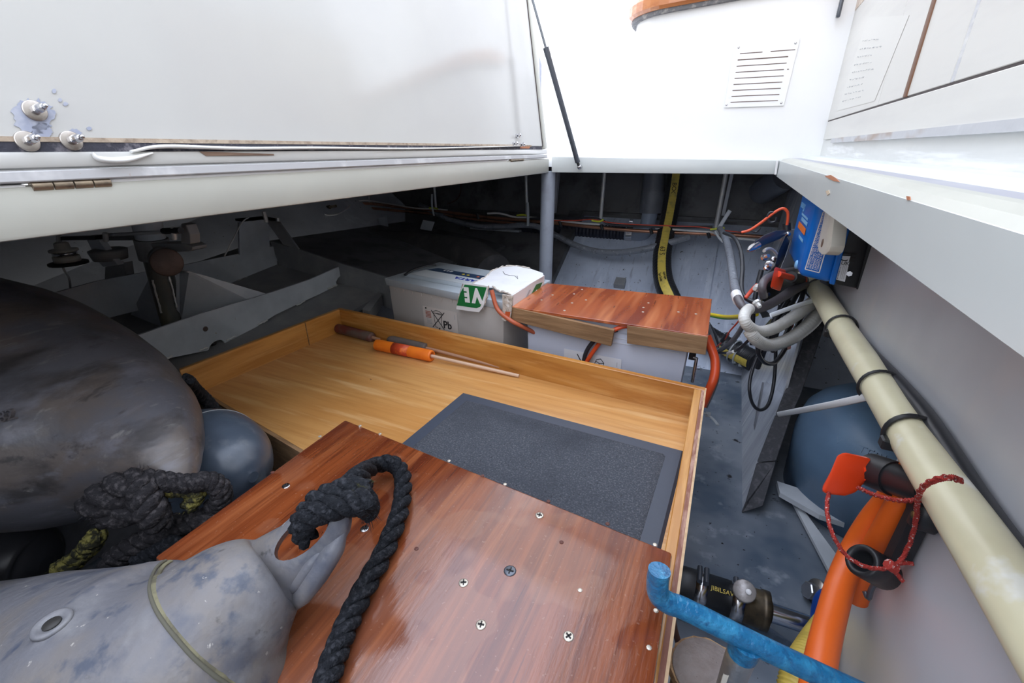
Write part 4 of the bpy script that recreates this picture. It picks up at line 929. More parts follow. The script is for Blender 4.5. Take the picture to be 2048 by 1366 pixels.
rw = rr_+tr; rn = [r for r in rr_[:-1]]+[.024, .018, .013, .0115, .0095, .006, .002]
b, PF = sweep2(sp+tp, rw, rn, en)
bo = make('body', b, fendpale, ff); bo.data.materials.clear(); bo.data.materials.append(fendpale)
# oval hole cut through the eye
hc_ = CD(604, 1074, .392*KF); ha = (CD(645, 1040, .392*KF)-hc_).normalized(); ha = (ha-en*ha.dot(en)).normalized(); hb_ = en.cross(ha)
cb = MB(); rg = [hc_+ha*(.0205*math.cos(2*math.pi*k/24))+hb_*(.0108*math.sin(2*math.pi*k/24))-en*.06 for k in range(24)]
cb.prism(rg, en*.12); co_ = make('cutter', cb, fendpale, ff)
md = bo.modifiers.new('hole', 'BOOLEAN'); md.operation = 'DIFFERENCE'; md.object = co_; md.solver = 'EXACT'
bpy.context.view_layer.update()
dg = bpy.context.evaluated_depsgraph_get(); me = bpy.data.meshes.new_from_object(bo.evaluated_get(dg)); bo.modifiers.clear(); bo.data = me
bpy.data.objects.remove(co_); me.set_sharp_from_angle(angle=.9)
# moulded ribs running from the eye into the shoulder
for pts, rr2 in ((SK((688, 1058, .385, 0), (668, 1096, .385, 0), (636, 1144, .386, 0), (604, 1190, .388, 0), (580, 1222, .394, 0))[0], [.003, .0085, .0095, .008, .002]),
                 (SK((652, 1090, .384, 0), (622, 1128, .384, 0), (592, 1168, .386, 0), (568, 1200, .390, 0))[0], [.002, .006, .006, .0015])):
    b = MB().tube(pts, rr2, 14, sub=6, flat=.9); make('eye_rib', b, fendpale, ff)
from mathutils.bvhtree import BVHTree
def bvh(o):
    me = o.data; off_ = o.parent.location if o.parent else o.location
    return BVHTree.FromPolygons([v.co+off_ for v in me.vertices], [list(p.vertices) for p in me.polygons])
tree = bvh([c for c in ff.children if c.name.startswith('body')][0])
def on_surf(tr, u, v, lift=.0):
    d = ray(u, v).normalized(); h = tr.ray_cast(V((0, 0, 0)), d)
    return h[0]+h[1]*lift if h[0] else None
ptsA = [(338, 1118), (318, 1130), (305, 1150), (300, 1180), (310, 1215), (330, 1248), (358, 1283), (390, 1318), (425, 1348), (465, 1375)]
q = [p for p in (on_surf(tree, u, v, .0004) for u, v in smooth_uv(ptsA, 6)) if p] if False else []
def uvpath(us, sub):
    P_, _ = smooth_path([V((u, v, 0)) for u, v in us], [1]*len(us), sub); return [(p.x, p.y) for p in P_]
q = [p for p in (on_surf(tree, u, v, .0002) for u, v in uvpath(ptsA, 6)) if p]
b = MB().tube(q, .0013, 8); make('seam_bead', b, M('seam_line', (.10, .095, .07), .8), ff)
q = [p for p in (on_surf(tree, u+9, v-1, -.0008) for u, v in uvpath(ptsA, 6)) if p]
b = MB().tube(q, .0030, 8, flat=.4); make('seam_grime', b, seam, ff)
c = on_surf(tree, 104, 1248, 0); n_ = tree.ray_cast(V((0, 0, 0)), ray(104, 1248).normalized())[1]
b = MB(); b.lathe(c-n_*.001, n_, [(0, .011), (.0022, .0105), (.003, .0088), (.0022, .007), (.001, .0052), (.0005, .002)], 24); make('valve_rim', b, fendpale, ff)
b = MB(); b.lathe(c, n_, [(0, .0050), (.0010, .0048)], 16); make('valve_plug', b, M('valve_dark', (.03, .028, .026), .6), ff)

# ------------------------------------------------------------------ ropes
rp = thing('fender_rope', 'black rope knotted through the foreground fender eye and trailing over the board', 'rope', PZ(740, 1100, ZB))
zb = ZB+.009
main = [CD(655, 1042, .335), CD(690, 985, .350), CD(715, 955, .372), PZ(745, 934, zb+.016), PZ(780, 926, zb+.010), PZ(803, 945, zb+.004), PZ(806, 985, zb), PZ(796, 1035, zb), PZ(770, 1100, zb), PZ(733, 1170, zb), PZ(700, 1235, zb), PZ(676, 1295, zb), PZ(655, 1360, zb), PZ(640, 1440, zb)]
b = MB(); Pm, Rm = laid_rope(b, main, .0092, rope, turns=8, sub=12); make('strand_rope', b, rope, rp)
fuzz('rope_fibres', Pm, Rm, rope, rp, 2200, .0055, .00028)
k1 = CDs((607, 1066, .327), (612, 1040, .322), (650, 1020, .322), (700, 1006, .326), (738, 1004, .331))
b = MB(); Pk, Rk = laid_rope(b, k1, [.0075, .0088, .0095, .010, .0105], rope, turns=2.2, sub=10); make('knot_turn', b, rope, rp); fuzz('rope_fibres', Pk, Rk, rope, rp, 500, .006)
k2 = CDs((604, 1045, .333), (625, 1010, .329), (660, 990, .330), (700, 978, .334), (735, 985, .341))
b = MB(); Pk, Rk = laid_rope(b, k2, [.008, .0088, .0092, .009, .0095], knotm, turns=2, sub=10); o = make('knot_turn', b, knotm, rp); fuzz('rope_fibres', Pk, Rk, knotm, rp, 400, .006)
k3 = CDs((618, 1080, .334), (601, 1060, .331), (606, 1035, .327), (640, 1005, .326))
b = MB(); Pk, Rk = laid_rope(b, k3, .008, rope, turns=1.5, sub=10); make('knot_turn', b, rope, rp)
k4 = CDs((722, 1000, .339), (735, 1015, .341), (738, 1035, .345)); b = MB(); Pk, Rk = laid_rope(b, k4, [.0115, .0095, .005], rope, turns=1, sub=8); make('frayed_end', b, rope, rp); fuzz('rope_fibres', Pk, Rk, rope, rp, 350, .008)

r2 = thing('frayed_rope', 'weathered dark rope knotted at the end of the large fender', 'rope', CD(300, 1010, .47))
def seg_rope(us, r, mat, turns, name, fz=0, ln=.006):
    b = MB(); P_, R_ = laid_rope(b, CDs(*us), r, mat, turns=turns, sub=10, jit=.0006); make(name, b, mat, r2)
    if fz: fuzz('rope_fibres', P_, R_, mat, r2, fz, ln)
seg_rope([(186, 1018, .455), (215, 995, .45), (255, 975, .448), (292, 962, .45)], [.016, .019, .019, .012], ropegrey, 1.2, 'frayed_end', 700, .008)
seg_rope([(205, 1030, .458), (245, 1022, .452), (290, 1008, .45), (315, 1000, .45)], [.012, .016, .016, .012], ropegrey, 1.2, 'frayed_end', 500, .008)
seg_rope([(280, 958, .448), (330, 963, .452), (375, 968, .46), (415, 962, .47), (438, 975, .475), (442, 1000, .48), (425, 1015, .485)], .0105, ropegrey, 5, 'strand_rope', 500)
seg_rope([(285, 985, .45), (330, 980, .455), (370, 978, .462), (395, 985, .468), (375, 1015, .468)], .0085, ropemoss, 4, 'strand_rope', 100)
seg_rope([(282, 950, .446), (290, 990, .440), (305, 1025, .442), (320, 1050, .45)], [.011, .014, .015, .012], ropegrey, 2, 'knot_turn', 400, .007)
seg_rope([(440, 1030, .49), (395, 1040, .482), (345, 1052, .476), (300, 1075, .472), (255, 1102, .47), (220, 1125, .47)], .0125, ropegrey, 4, 'strand_rope', 500)
seg_rope([(362, 1075, .478), (345, 1085, .476), (315, 1100, .474), (285, 1118, .472)], .0135, rope, 2, 'strand_rope', 300)
seg_rope([(196, 1068, .50), (182, 1088, .50), (168, 1105, .50), (140, 1128, .50), (115, 1142, .50)], [.010, .011, .010, .011, .010], ropemoss, 2.5, 'mossy_end', 250, .005)
r3 = thing('fender_rope', 'black twisted rope between the two left fenders', 'rope', CD(410, 800, .68))
b = MB(); laid_rope(b, CDs((372, 760, .60), (392, 782, .66), (412, 800, .69), (432, 824, .70), (446, 842, .71)), .0095, rope, turns=4, sub=10); make('strand_rope', b, rope, r3)
b = MB(); laid_rope(b, CDs((402, 870, .60), (399, 895, .58), (391, 915, .57), (378, 930, .56)), .011, rope, turns=2.5, sub=10); make('strand_rope', b, rope, r3)
b = MB(); laid_rope(b, CDs((388, 925, .57), (380, 942, .56), (372, 958, .55)), .010, ropemoss, turns=1, sub=8); make('mossy_part', b, ropemoss, r3)

# ================================================================== PARTITION ON THE RIGHT (with access opening)
XW = .14
G3 = tops()
w_ = lambda u, v: PX(u, v, XW)
opn = [w_(1652, 585), w_(1700, 675), w_(1765, 800), w_(1800, 900), w_(1772, 985), w_(1735, 1080), w_(1700, 1190), w_(1668, 1300), w_(1650, 1366)]
pts = [V((XW, -.5, -.029)), V((XW, -.5, -.47))]+[V((XW, .33, -.47))]+opn[::-1]+[V((XW, .775, -.17)), V((XW, .775, -.029))]
b = MB(); b.prism(pts, (.006, 0, 0)); struct('wall_right_inner', b, wallgrey)
G4 = tops()-G3; G3 = tops()
YK = .78
k_ = lambda u, v: PY(u, v, YK+max(0, (1015-v)/455)*.35)
e0, e1, e2 = k_(1484, 1018), k_(1566, 790), k_(1625, 560)
top_ = V((e2.x+.004, e2.y, -.045))
b = MB(); b.prism([V((e0.x, YK, -.64)), e1, top_, top_+V((0, .85, 0)), e1+V((0, .85, 0)), V((e0.x, YK+.75, -.64))], (.005, 0, 0)); struct('wall_right_far', b, aluwall)
b = MB(); b.box((-1, 0, 0), (-.99, .01, .01))
# foam lagging on the edge of the opening, in three lengths
fm = thing('foam_lagging', 'black foam lagging strip on the far edge of the access opening', 'insulation', k_(1570, 850))
for us in ([(1483, 1022), (1491, 1002), (1513, 925), (1551, 922), (1526, 1008)], [(1514, 922), (1550, 830), (1583, 826), (1552, 918)], [(1551, 828), (1600, 700), (1628, 600), (1662, 600), (1645, 660), (1620, 735), (1600, 790), (1584, 823)]):
    b = MB(); pp = [k_(u, v) for u, v in us]; b.prism(pp, (0, -.006, 0)); make('foam_piece', b, foam, fm, bevel=.0012, seg=1)
# tank seen through the opening
tcn = CD(1752, 960, .86)
tk = thing('waterlock_tank', 'blue grey domed plastic tank behind the access opening', 'tank', V((tcn.x, tcn.y, -.63)))
b = MB(); R0 = .150; zt_ = PY(1740, 782, tcn.y).z
pr = [(-.63, R0*.97), (zt_-.115, R0), (zt_-.085, R0*.98)]+[(zt_-.085+.085*math.sin(a_), R0*.98*math.cos(a_)) for a_ in [math.radians(x) for x in (15, 30, 45, 60, 72, 82, 88)]]
b.lathe(V((tcn.x, tcn.y, 0)), (0, 0, 1), pr, 48); tb_ = make('body', b, tankm, tk)
ttree = BVHTree.FromPolygons([v.co+tk.location for v in tb_.data.vertices], [list(p.vertices) for p in tb_.data.polygons])
o_ = on_surf(ttree, 1668, 884, .001); x_ = on_surf(ttree, 1735, 912, .001); y_ = on_surf(ttree, 1672, 866, .001)
if o_ and x_ and y_: text('raised_lettering', 'WATERLOCK', o_, x_-o_, y_-o_, .013, tankm, tk, ext=.0012, sx=1.15)
# floor stiffeners below the opening
fz = lambda u, v, z=-.60: PZ(u, v, z)
b = MB(); b.prism([fz(1554, 962), fz(1560, 985), fz(1640, 1030), fz(1770, 1072), fz(1790, 1040), fz(1640, 990)][::-1], (0, 0, -.01))
single('floor_stiffener', b, steel, 'grey steel bar across the floor in front of the blue grey tank', 'stiffener')
b = MB(); b.prism([fz(1584, 1000, -.618), fz(1600, 1010, -.618), fz(1692, 1135, -.618), fz(1668, 1160, -.618)][::-1], (0, 0, -.006))
single('floor_stiffener', b, steel, 'narrow tapering steel plate on the floor left of the orange cables', 'stiffener')
b = MB(); b.prism([PZ(1494, 985, -.634), PZ(1522, 965, -.634), PZ(1530, 970, -.634), PZ(1526, 1000, -.634), PZ(1500, 1008, -.634)][::-1], (0, 0, .006))
single('doubler_plate', b, bilge, 'small rounded doubler plate at the foot of the foam edged partition', 'plate', bevel=.002)

# ------------------------------------------------------------------ propeller shaft
za = -.588
s0, s1 = PZ(1362, 1166, za), PZ(1478, 1204, za); sd = (s1-s0).normalized(); sl = (s1-s0).length
sh = thing('propeller_shaft', 'steel propeller shaft with black rubber gland hose and brass housing on the bilge floor', 'shaft', s0)
rh = .0245
b = MB(); b.lathe(s0-sd*.06, sd, [(0, rh), (sl+.055, rh)], 28); make('rubber_hose', b, black, sh)
for tt_ in (.018, sl-.012):
    b = MB(); b.lathe(s0+sd*tt_, sd, [(0, rh+.0012), (.016, rh+.0012)], 28); cl = make('hose_clamp', b, chrome, sh)
    u_ = V((0, 0, 1)); u_ = (u_-sd*u_.dot(sd)).normalized(); w2 = sd.cross(u_)
    for kk in (-1, 1):
        c = s0+sd*(tt_+.008)+u_*(rh+.005)+sd*kk*.0045
        b = MB().tube([c-w2*.012, c+w2*.014], .0038, 8); make('clamp_screw', b, gasblack, cl)
text('lettering', 'JIBILSAV', s0+sd*.038+V((0, -.0135, .0213)), sd, (0, .85, .5), .006, yellowlab, sh)
b = MB(); b.lathe(s1+sd*.006, sd, [(-.002, rh*.9), (0, rh*1.0), (.020, rh*1.0), (.021, rh*1.06), (.030, rh*1.06), (.031, .0155), (.034, .0145)], 28); hs = make('housing', b, brass, sh)
gc = PZ(1489, 1182, za+.036)
ga = V((-.1, -.5, .86)).normalized()
b = MB(); b.lathe(gc-ga*.018, ga, [(0, .0125), (.016, .0125)], 20); make('cup_neck', b, brass, hs)
b = MB(); b.lathe(gc, ga, [(-.004, .0145), (.001, .0145), (.002, .0135)], 24); make('grease_cap', b, M('grease_cap_grey', (.34, .32, .31), .4, .5, layers=[((.20, .18, .17), 60, .5, .65)]), hs)
b = MB(); b.lathe(PZ(1497, 1184, za+.0385), ga, [(0, .004), (.001, .0035)], 10); make('paint_spot', b, whiteprint, hs)
b = MB(); b.tube([s1+sd*.04, s1+sd*.5], .0125, 20); make('steel_shaft', b, shaft, sh)
# lumpy blue mastic bed under the gland
b = MB().tube([PZ(u, v, -.632) for u, v in [(1300, 1195), (1380, 1215), (1440, 1235), (1520, 1275), (1600, 1330), (1650, 1390)]], [.02, .026, .024, .026, .02, .015], 12, sub=6, flat=.35)
for i, p in enumerate(b.v): b.v[i] = p+V((0, 0, .004*noise.noise(p*60)))
single('mastic_bed', b, M('blue_mastic', (.15, .20, .28), .6, layers=[((.08, .11, .16), 30, .45, .6)], bump=(90, .8)), 'lumpy blue grey mastic bead below the propeller shaft', 'sealant')

# ------------------------------------------------------------------ blue lever in front, canister under it
lv = thing('blue_lever', 'bright blue hammered paint lever with a bent end in the lower right foreground', 'lever', CD(1400, 1230, .345))
b = MB().tube(CDs((1319, 1140, .338), (1315, 1165, .342), (1318, 1190, .346), (1340, 1207, .347), (1370, 1218, .346), (1500, 1283, .338), (1620, 1340, .33), (1780, 1415, .32)), .0082, 20, sub=8); make('lever_bar', b, bluepipe, lv)
b = MB().tube(CDs((1494, 1288, .340), (1478, 1320, .350), (1460, 1372, .37), (1440, 1430, .40)), [.0105, .0105, .010, .010], 18, sub=4); make('side_tube', b, M('dull_zinc_tube', (.42, .42, .42), .4, .8, layers=[((.60, .57, .50), 30, .5, .62)], bump=(90, .6)), lv)
b = MB().tube(CDs((1496, 1284, .339), (1484, 1306, .346)), [.0115, .0110], 18); make('blue_weld', b, bluepipe, lv)
b = MB(); q = CDs((1462, 1295, .347), (1468, 1322, .344), (1448, 1380, .355), (1432, 1400, .365)); b.prism(q, (0, .002, 0)); make('pale_strip', b, bonewhite, lv)
cz = PZ(1416, 1342, -.46)
cn_ = thing('round_canister', 'round canister with a brown board top below the blue lever', 'canister', V((cz.x, cz.y, -.635)))
b = MB(); b.lathe(V((cz.x, cz.y, 0)), (0, 0, 1), [(-.635, .030), (-.475, .030), (-.470, .033)], 32); make('body', b, feltedge, cn_)
b = MB(); N = 56; rim = [V((cz.x+math.cos(2*math.pi*i/N)*(.0345+random.uniform(-.001, .001)), cz.y+math.sin(2*math.pi*i/N)*(.0345+random.uniform(-.001, .001)), -.461)) for i in range(N)]
b.prism(rim, (0, 0, -.010)); make('torn_rim', b, feltedge, cn_)
b = MB(); b.lathe(V((cz.x, cz.y, -.461)), (0, 0, 1), [(0, .0325), (.0015, .032)], 40); make('top_disc', b, felt, cn_)
b = MB(); q = [PZ(u, v, -.455) for u, v in [(1405, 1400), (1412, 1372), (1440, 1352), (1470, 1345), (1480, 1400)]]; b.prism(q[::-1], (0, 0, .002)); make('tab', b, felt, cn_)

G3 = tops()
# ------------------------------------------------------------------ hoses and cables on the right wall
hx = lambda u, v, o=.0: PX(u, v, XW-.0145-o)
hp_ = [hx(1612, 545), hx(1640, 585), hx(1690, 668), hx(1760, 775), hx(1830, 885), hx(1915, 1015), hx(2010, 1160), hx(2120, 1330), hx(2330, 1660)]
ch = thing('cream_hose', 'thick cream hose running down along the right inner wall', 'hose', hx(1800, 830))
b = MB().tube(hp_, .0118, 20, sub=8); make('hose', b, creamhose, ch)
PH, _ = smooth_path(hp_, [1]*len(hp_), 8)
def ring_at(u, v, name, label, mat, r=.0134, w=.0016, head=True, extra=0.):
    p = min(PH, key=lambda q: (q-hx(u, v)).length); i = PH.index(p); t_ = (PH[min(i+1, len(PH)-1)]-PH[max(i-1, 0)]).normalized()
    a_ = (V((0, 0, 1))-t_*t_.z).normalized(); b_ = t_.cross(a_)
    th_ = thing(name, label, 'cable tie', p)
    b = MB(); b.tube([p+(a_*math.cos(q)+b_*math.sin(q))*r+(V((-.0, 0, 0))) for q in [2*math.pi*k/24 for k in range(25)]], w, 6, caps=False, flat=.7); make('band', b, mat, th_)
    if head:
        c = p+(-CR*.75+V((0, 0, -.4))).normalized()*r
        b = MB(); b.box(c-V((.004, .004, .003)), c+V((.004, .004, .004))); make('head', b, mat, th_, bevel=.001, seg=1)
    return th_
ring_at(1637, 575, 'cable_tie', 'topmost black cable tie on the cream hose, under the blue charger', black, head=False)
ring_at(1688, 655, 'cable_tie', 'second black cable tie down the cream hose', black)
ring_at(1765, 780, 'cable_tie', 'black cable tie on the cream hose where the long white tie tail starts', black, head=False)
ring_at(1822, 865, 'cable_tie', 'lowest black cable tie on the cream hose, with a bulky head', black, w=.002)
wx = lambda u, v, o=0.: PX(u, v, XW-.007-o)
cable('black_cable', [wx(u, v) for u, v in [(1652, 560), (1662, 605), (1690, 645), (1740, 705), (1800, 770), (1850, 830), (1900, 905), (1960, 1000), (2040, 1115), (2120, 1230)]], .0052, blackcable, 'outer black cable running beside the cream hose on the right wall')
cable('black_cable', [wx(u, v, .004) for u, v in [(1648, 560), (1655, 605), (1680, 650), (1725, 715), (1780, 785), (1828, 855), (1872, 925), (1940, 1030), (2010, 1135), (2100, 1270)]], .0048, greycable, 'inner grey black cable lying against the cream hose on the right wall')
# long white tie tail
def strip(name, pts, w, mat, label, cat='cable tie'):
    P_ = [V(p) for p in pts]; b = MB(); b.tube(P_, w, 8, sub=6 if len(P_) > 2 else 0, flat=.3, up=-P_[0].normalized()); return single(name, b, mat, label, cat)
strip('cable_tie_tail', [PX(1748, 791, XW-.02), PX(1650, 812, XW-.035), PX(1556, 829, XW-.045)], .0030, ziptie, 'long white cable tie tail sticking out over the access opening')
strip('cable_tie_tail', [CD(1640, 597, .58), CD(1595, 611, .54), CD(1541, 631, .50)], .0026, ziptie, 'white cable tie tail above the white ribbed hose loops')

# battery isolator with red key
sw = thing('isolator_switch', 'black battery isolator with a large red key and red cord near the right wall', 'switch', CD(1800, 955, .36))
d0 = .302
b = MB(); b.tube(CDs((1742, 940, d0), (1790, 958, d0-.018)), .0112, 24); b.tube(CDs((1788, 957, d0-.017), (1868, 985, .252)), .0100, 24); make('barrel', b, black, sw)
kq = [(1683, 905), (1692, 905), (1740, 915), (1745, 922), (1741, 946), (1728, 966), (1712, 985), (1690, 992), (1648, 988), (1642, 978), (1660, 945), (1674, 912)]
b = MB(); dv = ray(1700, 950).normalized()*.008; b.prism([CD(u, v, d0-.008) for u, v in kq], dv); make('key', b, redplastic, sw, bevel=.0022)
b = MB(); b.tube(CDs((1716, 944, d0-.004), (1748, 936, d0)), .0062, 14); make('key_stem', b, redplastic, sw)
pc_ = PX(1872, 1028, XW-.001)
b = MB(); b.lathe(pc_, (-1, .1, 0), [(0, .012), (.008, .012), (.011, .010)], 28); make('mounting_cap', b, black, sw)
b = MB(); b.lathe(PX(1838, 1032, XW-.010), (-1, -.2, .1), [(0, .0028), (.003, .0022)], 12); make('terminal_nut', b, M('brassy_nut', (.45, .36, .15), .35, .8), sw)
dd = .272
cd_ = CDs((1657, 985, d0-.009), (1654, 1020, .285), (1664, 1065, .275), (1690, 1108, dd), (1730, 1133, dd-.002), (1770, 1137, dd), (1795, 1128, dd), (1818, 1090, .268), (1832, 1040, .255), (1835, 1000, .235), (1845, 975, .215), (1870, 960, .196), (1900, 955, .184), (1922, 962, .190))
b = MB(); laid_rope(b, cd_, .0015, redrope, turns=60, sub=12, n=5); make('cord', b, redrope, sw)
b = MB(); laid_rope(b, CDs((1716, 975, d0-.012), (1745, 988, .272), (1790, 1000, .255), (1835, 1000, .238), (1868, 993, .225)), .0015, redrope, turns=22, sub=10, n=5); make('cord', b, redrope, sw)
b = MB(); laid_rope(b, CDs((1783, 1133, dd), (1800, 1126, dd), (1825, 1127, dd)), .0015, redrope, turns=5, sub=8, n=5); make('cord_end', b, redrope, sw)
b = MB(); laid_rope(b, CDs((1785, 1130, dd), (1792, 1146, dd), (1806, 1162, dd)), .0015, redrope, turns=5, sub=8, n=5); make('cord_end', b, redrope, sw)
b = MB(); b.tube(CDs((1776, 1128, dd-.001), (1790, 1137, dd-.001)), .0033, 10); make('knot', b, redrope, sw)
# cable holder ring on a bracket
hd = thing('cable_holder', 'black ring shaped holder on a dark bracket beside the orange cables', 'holder', CD(1740, 1140, .30))
p0, p1 = CD(1722, 1120, .283), CD(1768, 1146, .290); hd_ = (p1-p0).normalized(); hl = (p1-p0).length
b = MB(); b.lathe(p0, hd_, [(hl*.8, .003), (.003, .0062), (0, .0070), (0, .0094), (.0015, .0102), (hl, .0102), (hl, .004)], 28); make('ring', b, black, hd)
b = MB(); b.prism([PX(u, v, XW-.012) for u, v in [(1815, 1008), (1832, 1010), (1780, 1120), (1764, 1114)]], (.010, 0, 0)); make('bracket', b, black, hd)
b = MB().tube(CDs((1750, 1165, .296), (1742, 1180, .298), (1737, 1196, .30), (1730, 1182, .302)), .0018, 8, sub=4); make('spring_clip', b, gasblack, hd)
oc = CDs((1808, 960, .298), (1790, 990, .305), (1748, 1040, .318), (1710, 1100, .325), (1682, 1165, .315), (1662, 1235, .295), (1646, 1300, .275), (1633, 1370, .26), (1625, 1430, .25))
cable('orange_cable', oc, .0087, orangec, 'front thick orange cable curving down the right wall from the isolator', n=18)
cable('orange_cable', [PX(u, v, XW-.009) for u, v in [(1830, 925), (1812, 980), (1778, 1045), (1750, 1095), (1728, 1150), (1712, 1200)]], .0072, orangec, 'rear orange cable behind the black ring holder', n=18)
b = MB(); yp = CDs((1705, 1205, .40), (1678, 1230, .385), (1652, 1262, .37), (1622, 1305, .355), (1598, 1350, .34), (1584, 1410, .33))
P_, R_ = smooth_path([V(p) for p in yp], [.0120]*6, 24); R_ = [r_+.0006*math.sin(i*2.1) for i, r_ in enumerate(R_)]
b.tube(P_, R_, 20); single('yellow_hose', b, yellow, 'yellow ribbed hose passing under the blue lever', 'hose')
cable('blue_hose', CDs((1700, 1185, .36), (1660, 1185, .39), (1638, 1200, .40), (1630, 1250, .40), (1622, 1330, .38)), .0045, clear_blue, 'dark blue hose behind the orange cables', 'hose')
for (u, v, sc_, lb) in ((1660, 1308, .72, 'zinc bolt with washer at the foot of the right wall, right of the orange cable'), (1634, 1186, .72, 'hex bolt with brass washer just left of the orange cables')):
    o_ = PX(u, v, XW-.002) if u > 1640 else CD(u, v, .47); ax = V((-1, -.1, .1)).normalized() if u > 1640 else V((-.9, -.3, .3)).normalized()
    bt = thing('hex_bolt', lb, 'bolt', o_)
    b = MB(); b.lathe(o_-ax*.001, ax, [(0, .019*sc_), (.003, .019*sc_)], 24); make('washer', b, washer, bt)
    b = MB(); b.lathe(o_+ax*.002, ax, [(0, .0125*sc_), (.010, .0125*sc_)], 6); make('head', b, boltm, bt, bevel=.001, seg=1)

# ================================================================== BLUE CHARGER UNDER THE RIGHT BEAM
YC = .575; YF = .70
cy = lambda u, v: PY(u, v, YC)
def far(p, y=YF): return V((p.x, y, p.z))
chg = thing('battery_charger', 'bright blue battery charger on the right wall under the beam', 'charger', cy(1650, 560))
n4 = [cy(1597, 552), cy(1666, 568), cy(1711, 403), cy(1646, 358)]
f4 = [far(p) for p in n4]
b = MB(); b.hexa([n4[0], n4[1], f4[1], f4[0], n4[3], n4[2], f4[2], f4[3]]); cs = make('case', b, vblue, chg, bevel=.006, seg=3)
b = MB(); r4 = [cy(1657, 566), cy(1668, 569), cy(1713, 403), cy(1702, 399)]; b.prism(r4, (0, -.004, 0)); make('rim', b, vblue, chg, bevel=.001, seg=1)
k4_ = [cy(1667, 568), cy(1718, 578), cy(1760, 418), cy(1711, 403)]
b = MB(); b.prism(k4_, (0, YF-YC, 0)); hk = make('heat_sink', b, black, chg, bevel=.002)
b = MB(); b.prism([cy(1712, 577), cy(1724, 580), cy(1766, 420), cy(1754, 416)], (0, -.003, 0)); make('fin', b, black, chg)
FY = V((0, -1, 0))
lq = [cy(1663, 556), cy(1689, 563), cy(1701, 512), cy(1677, 511)]
b = MB(); b.prism([p+FY*.0012 for p in lq], FY*.0004); lb_ = make('rating_label', b, paperw, chg)
Pl, _n = frame_of([p+FY*.0018 for p in lq]); Pc = lambda s, t: Pl(s, t, 0)
def lb_bar(s0, t0, s1, t1, mat=ink, par=lb_, nm='print'):
    b = MB(); b.prism([Pc(s0, t0), Pc(s1, t0), Pc(s1, t1), Pc(s0, t1)], FY*.0002); make(nm, b, mat, par)
rn = random.Random(2)
for k in range(14):
    t0 = .05+k*.043; lb_bar(.10, t0, .22, t0+rn.choice((.012, .022)), nm='barcode_bar')
for k in range(12):
    t0 = .05+k*.043; lb_bar(.36, t0, .44, t0+rn.choice((.012, .022)), nm='barcode_bar')
text('lettering', 'CE', Pc(.05, .80), Pc(1, .8)-Pc(0, .8), Pc(.5, 1)-Pc(.5, 0), .009, ink, lb_)
text('lettering', 'UK', Pc(.35, .64), Pc(1, .8)-Pc(0, .8), Pc(.5, 1)-Pc(.5, 0), .004, ink, lb_)
for k in range(3): lb_bar(.58+.12*k, .08, .61+.12*k, .75, greyink)
# warning panel: text reading up the side
wq = [cy(1610, 538), cy(1638, 545), cy(1672, 428), cy(1646, 424)]
Pw, _n = frame_of([p+FY*.0008 for p in wq]); Pv = lambda s, t: Pw(s, t, 0)
def wline(a_, c_, w=.0005):
    A_, C_ = Pv(*a_), Pv(*c_); d_ = (C_-A_).normalized(); e_ = d_.cross(FY)*w
    b = MB().prism([A_-e_, C_-e_, C_+e_, A_+e_], FY*.0002); make('warning_frame', b, whiteprint, cs)
for a_, c_ in (((0, 0), (1, 0)), ((1, 0), (1, 1)), ((1, 1), (0, 1)), ((0, 1), (0, 0))): wline(a_, c_)
for k, s in enumerate(('WARNING: WHEN A GROUND FAULT IS INDICATED, BATTERY TERMINALS', 'AND CONNECTED CIRCUITS MAY BE UNGROUNDED AND HAZARDOUS', 'WARNING: DC INPUT MUST NOT BE GROUNDED', 'CAUTION: FOR PROPER CIRCUIT ISOLATION', 'CONDITION FOR CONTINUED USE')):
    o_ = Pv(.20+.17*k, .03)
    text('lettering', s, o_, Pv(.5, 1)-Pv(.5, 0), Pv(0, .5)-Pv(1, .5), .0019, whiteprint, cs, sx=1.0)
# front face print
Pf, fn_ = frame_of([n4[0], n4[3], f4[3], f4[0]]);
if fn_.x > 0: fn_ = -fn_
Pg = lambda s, t, l=.0006: Pf(s, t, 0)+fn_*l
def fbar(s0, t0, s1, t1, mat, nm='print'):
    b = MB(); b.prism([Pg(s0, t0), Pg(s1, t0), Pg(s1, t1), Pg(s0, t1)], fn_*.0003); make(nm, b, mat, cs)
fbar(.40, .20, .47, .72, vorange, 'orange_bar'); fbar(.50, .18, .54, .60, vblue2); fbar(.555, .22, .58, .66, vblue2); fbar(.32, .2, .35, .5, vblue2)
text('lettering', 'energy', Pg(.62, .86), Pg(.5, 0)-Pg(.5, 1), Pg(1, .5)-Pg(0, .5), .010, vblue2, cs)
b = MB(); b.lathe(Pg(.06, .25, -.002), fn_, [(0, .0055), (.003, .005), (.004, .003)], 12); make('screw_boss', b, vblue2, cs)
b = MB(); hexbolt(b, PY(1700, 547, YC-.002), V((-.3, -.9, .1)).normalized(), .0028, .004); make('bolt', b, chrome, chg)
# white turn latch hanging in front of it
lt = thing('turn_latch', 'bone white wooden turn latch hanging below the right beam in front of the blue charger', 'latch', PY(1655, 470, .5))
ly = lambda u, v: PY(u, v, .50)
xl = ly(1661, 492).x; lx = lambda u, v: PX(u, v, xl)
b = MB(); b.prism([lx(u, v) for u, v in [(1658, 385), (1674, 390), (1661, 492), (1657, 503), (1650, 509), (1643, 509), (1637, 503), (1635, 493)]], (.0115, .001, 0)); make('bar', b, bonewhite, lt, bevel=.0010)
b = MB(); b.lathe(lx(1645, 486)+V((.0003, 0, 0)), (-1, 0, 0), [(0, .0042), (.0007, .0042)], 14); make('hole', b, brownwood, lt)

G4 |= tops()-G3
rescale(G4, RS)

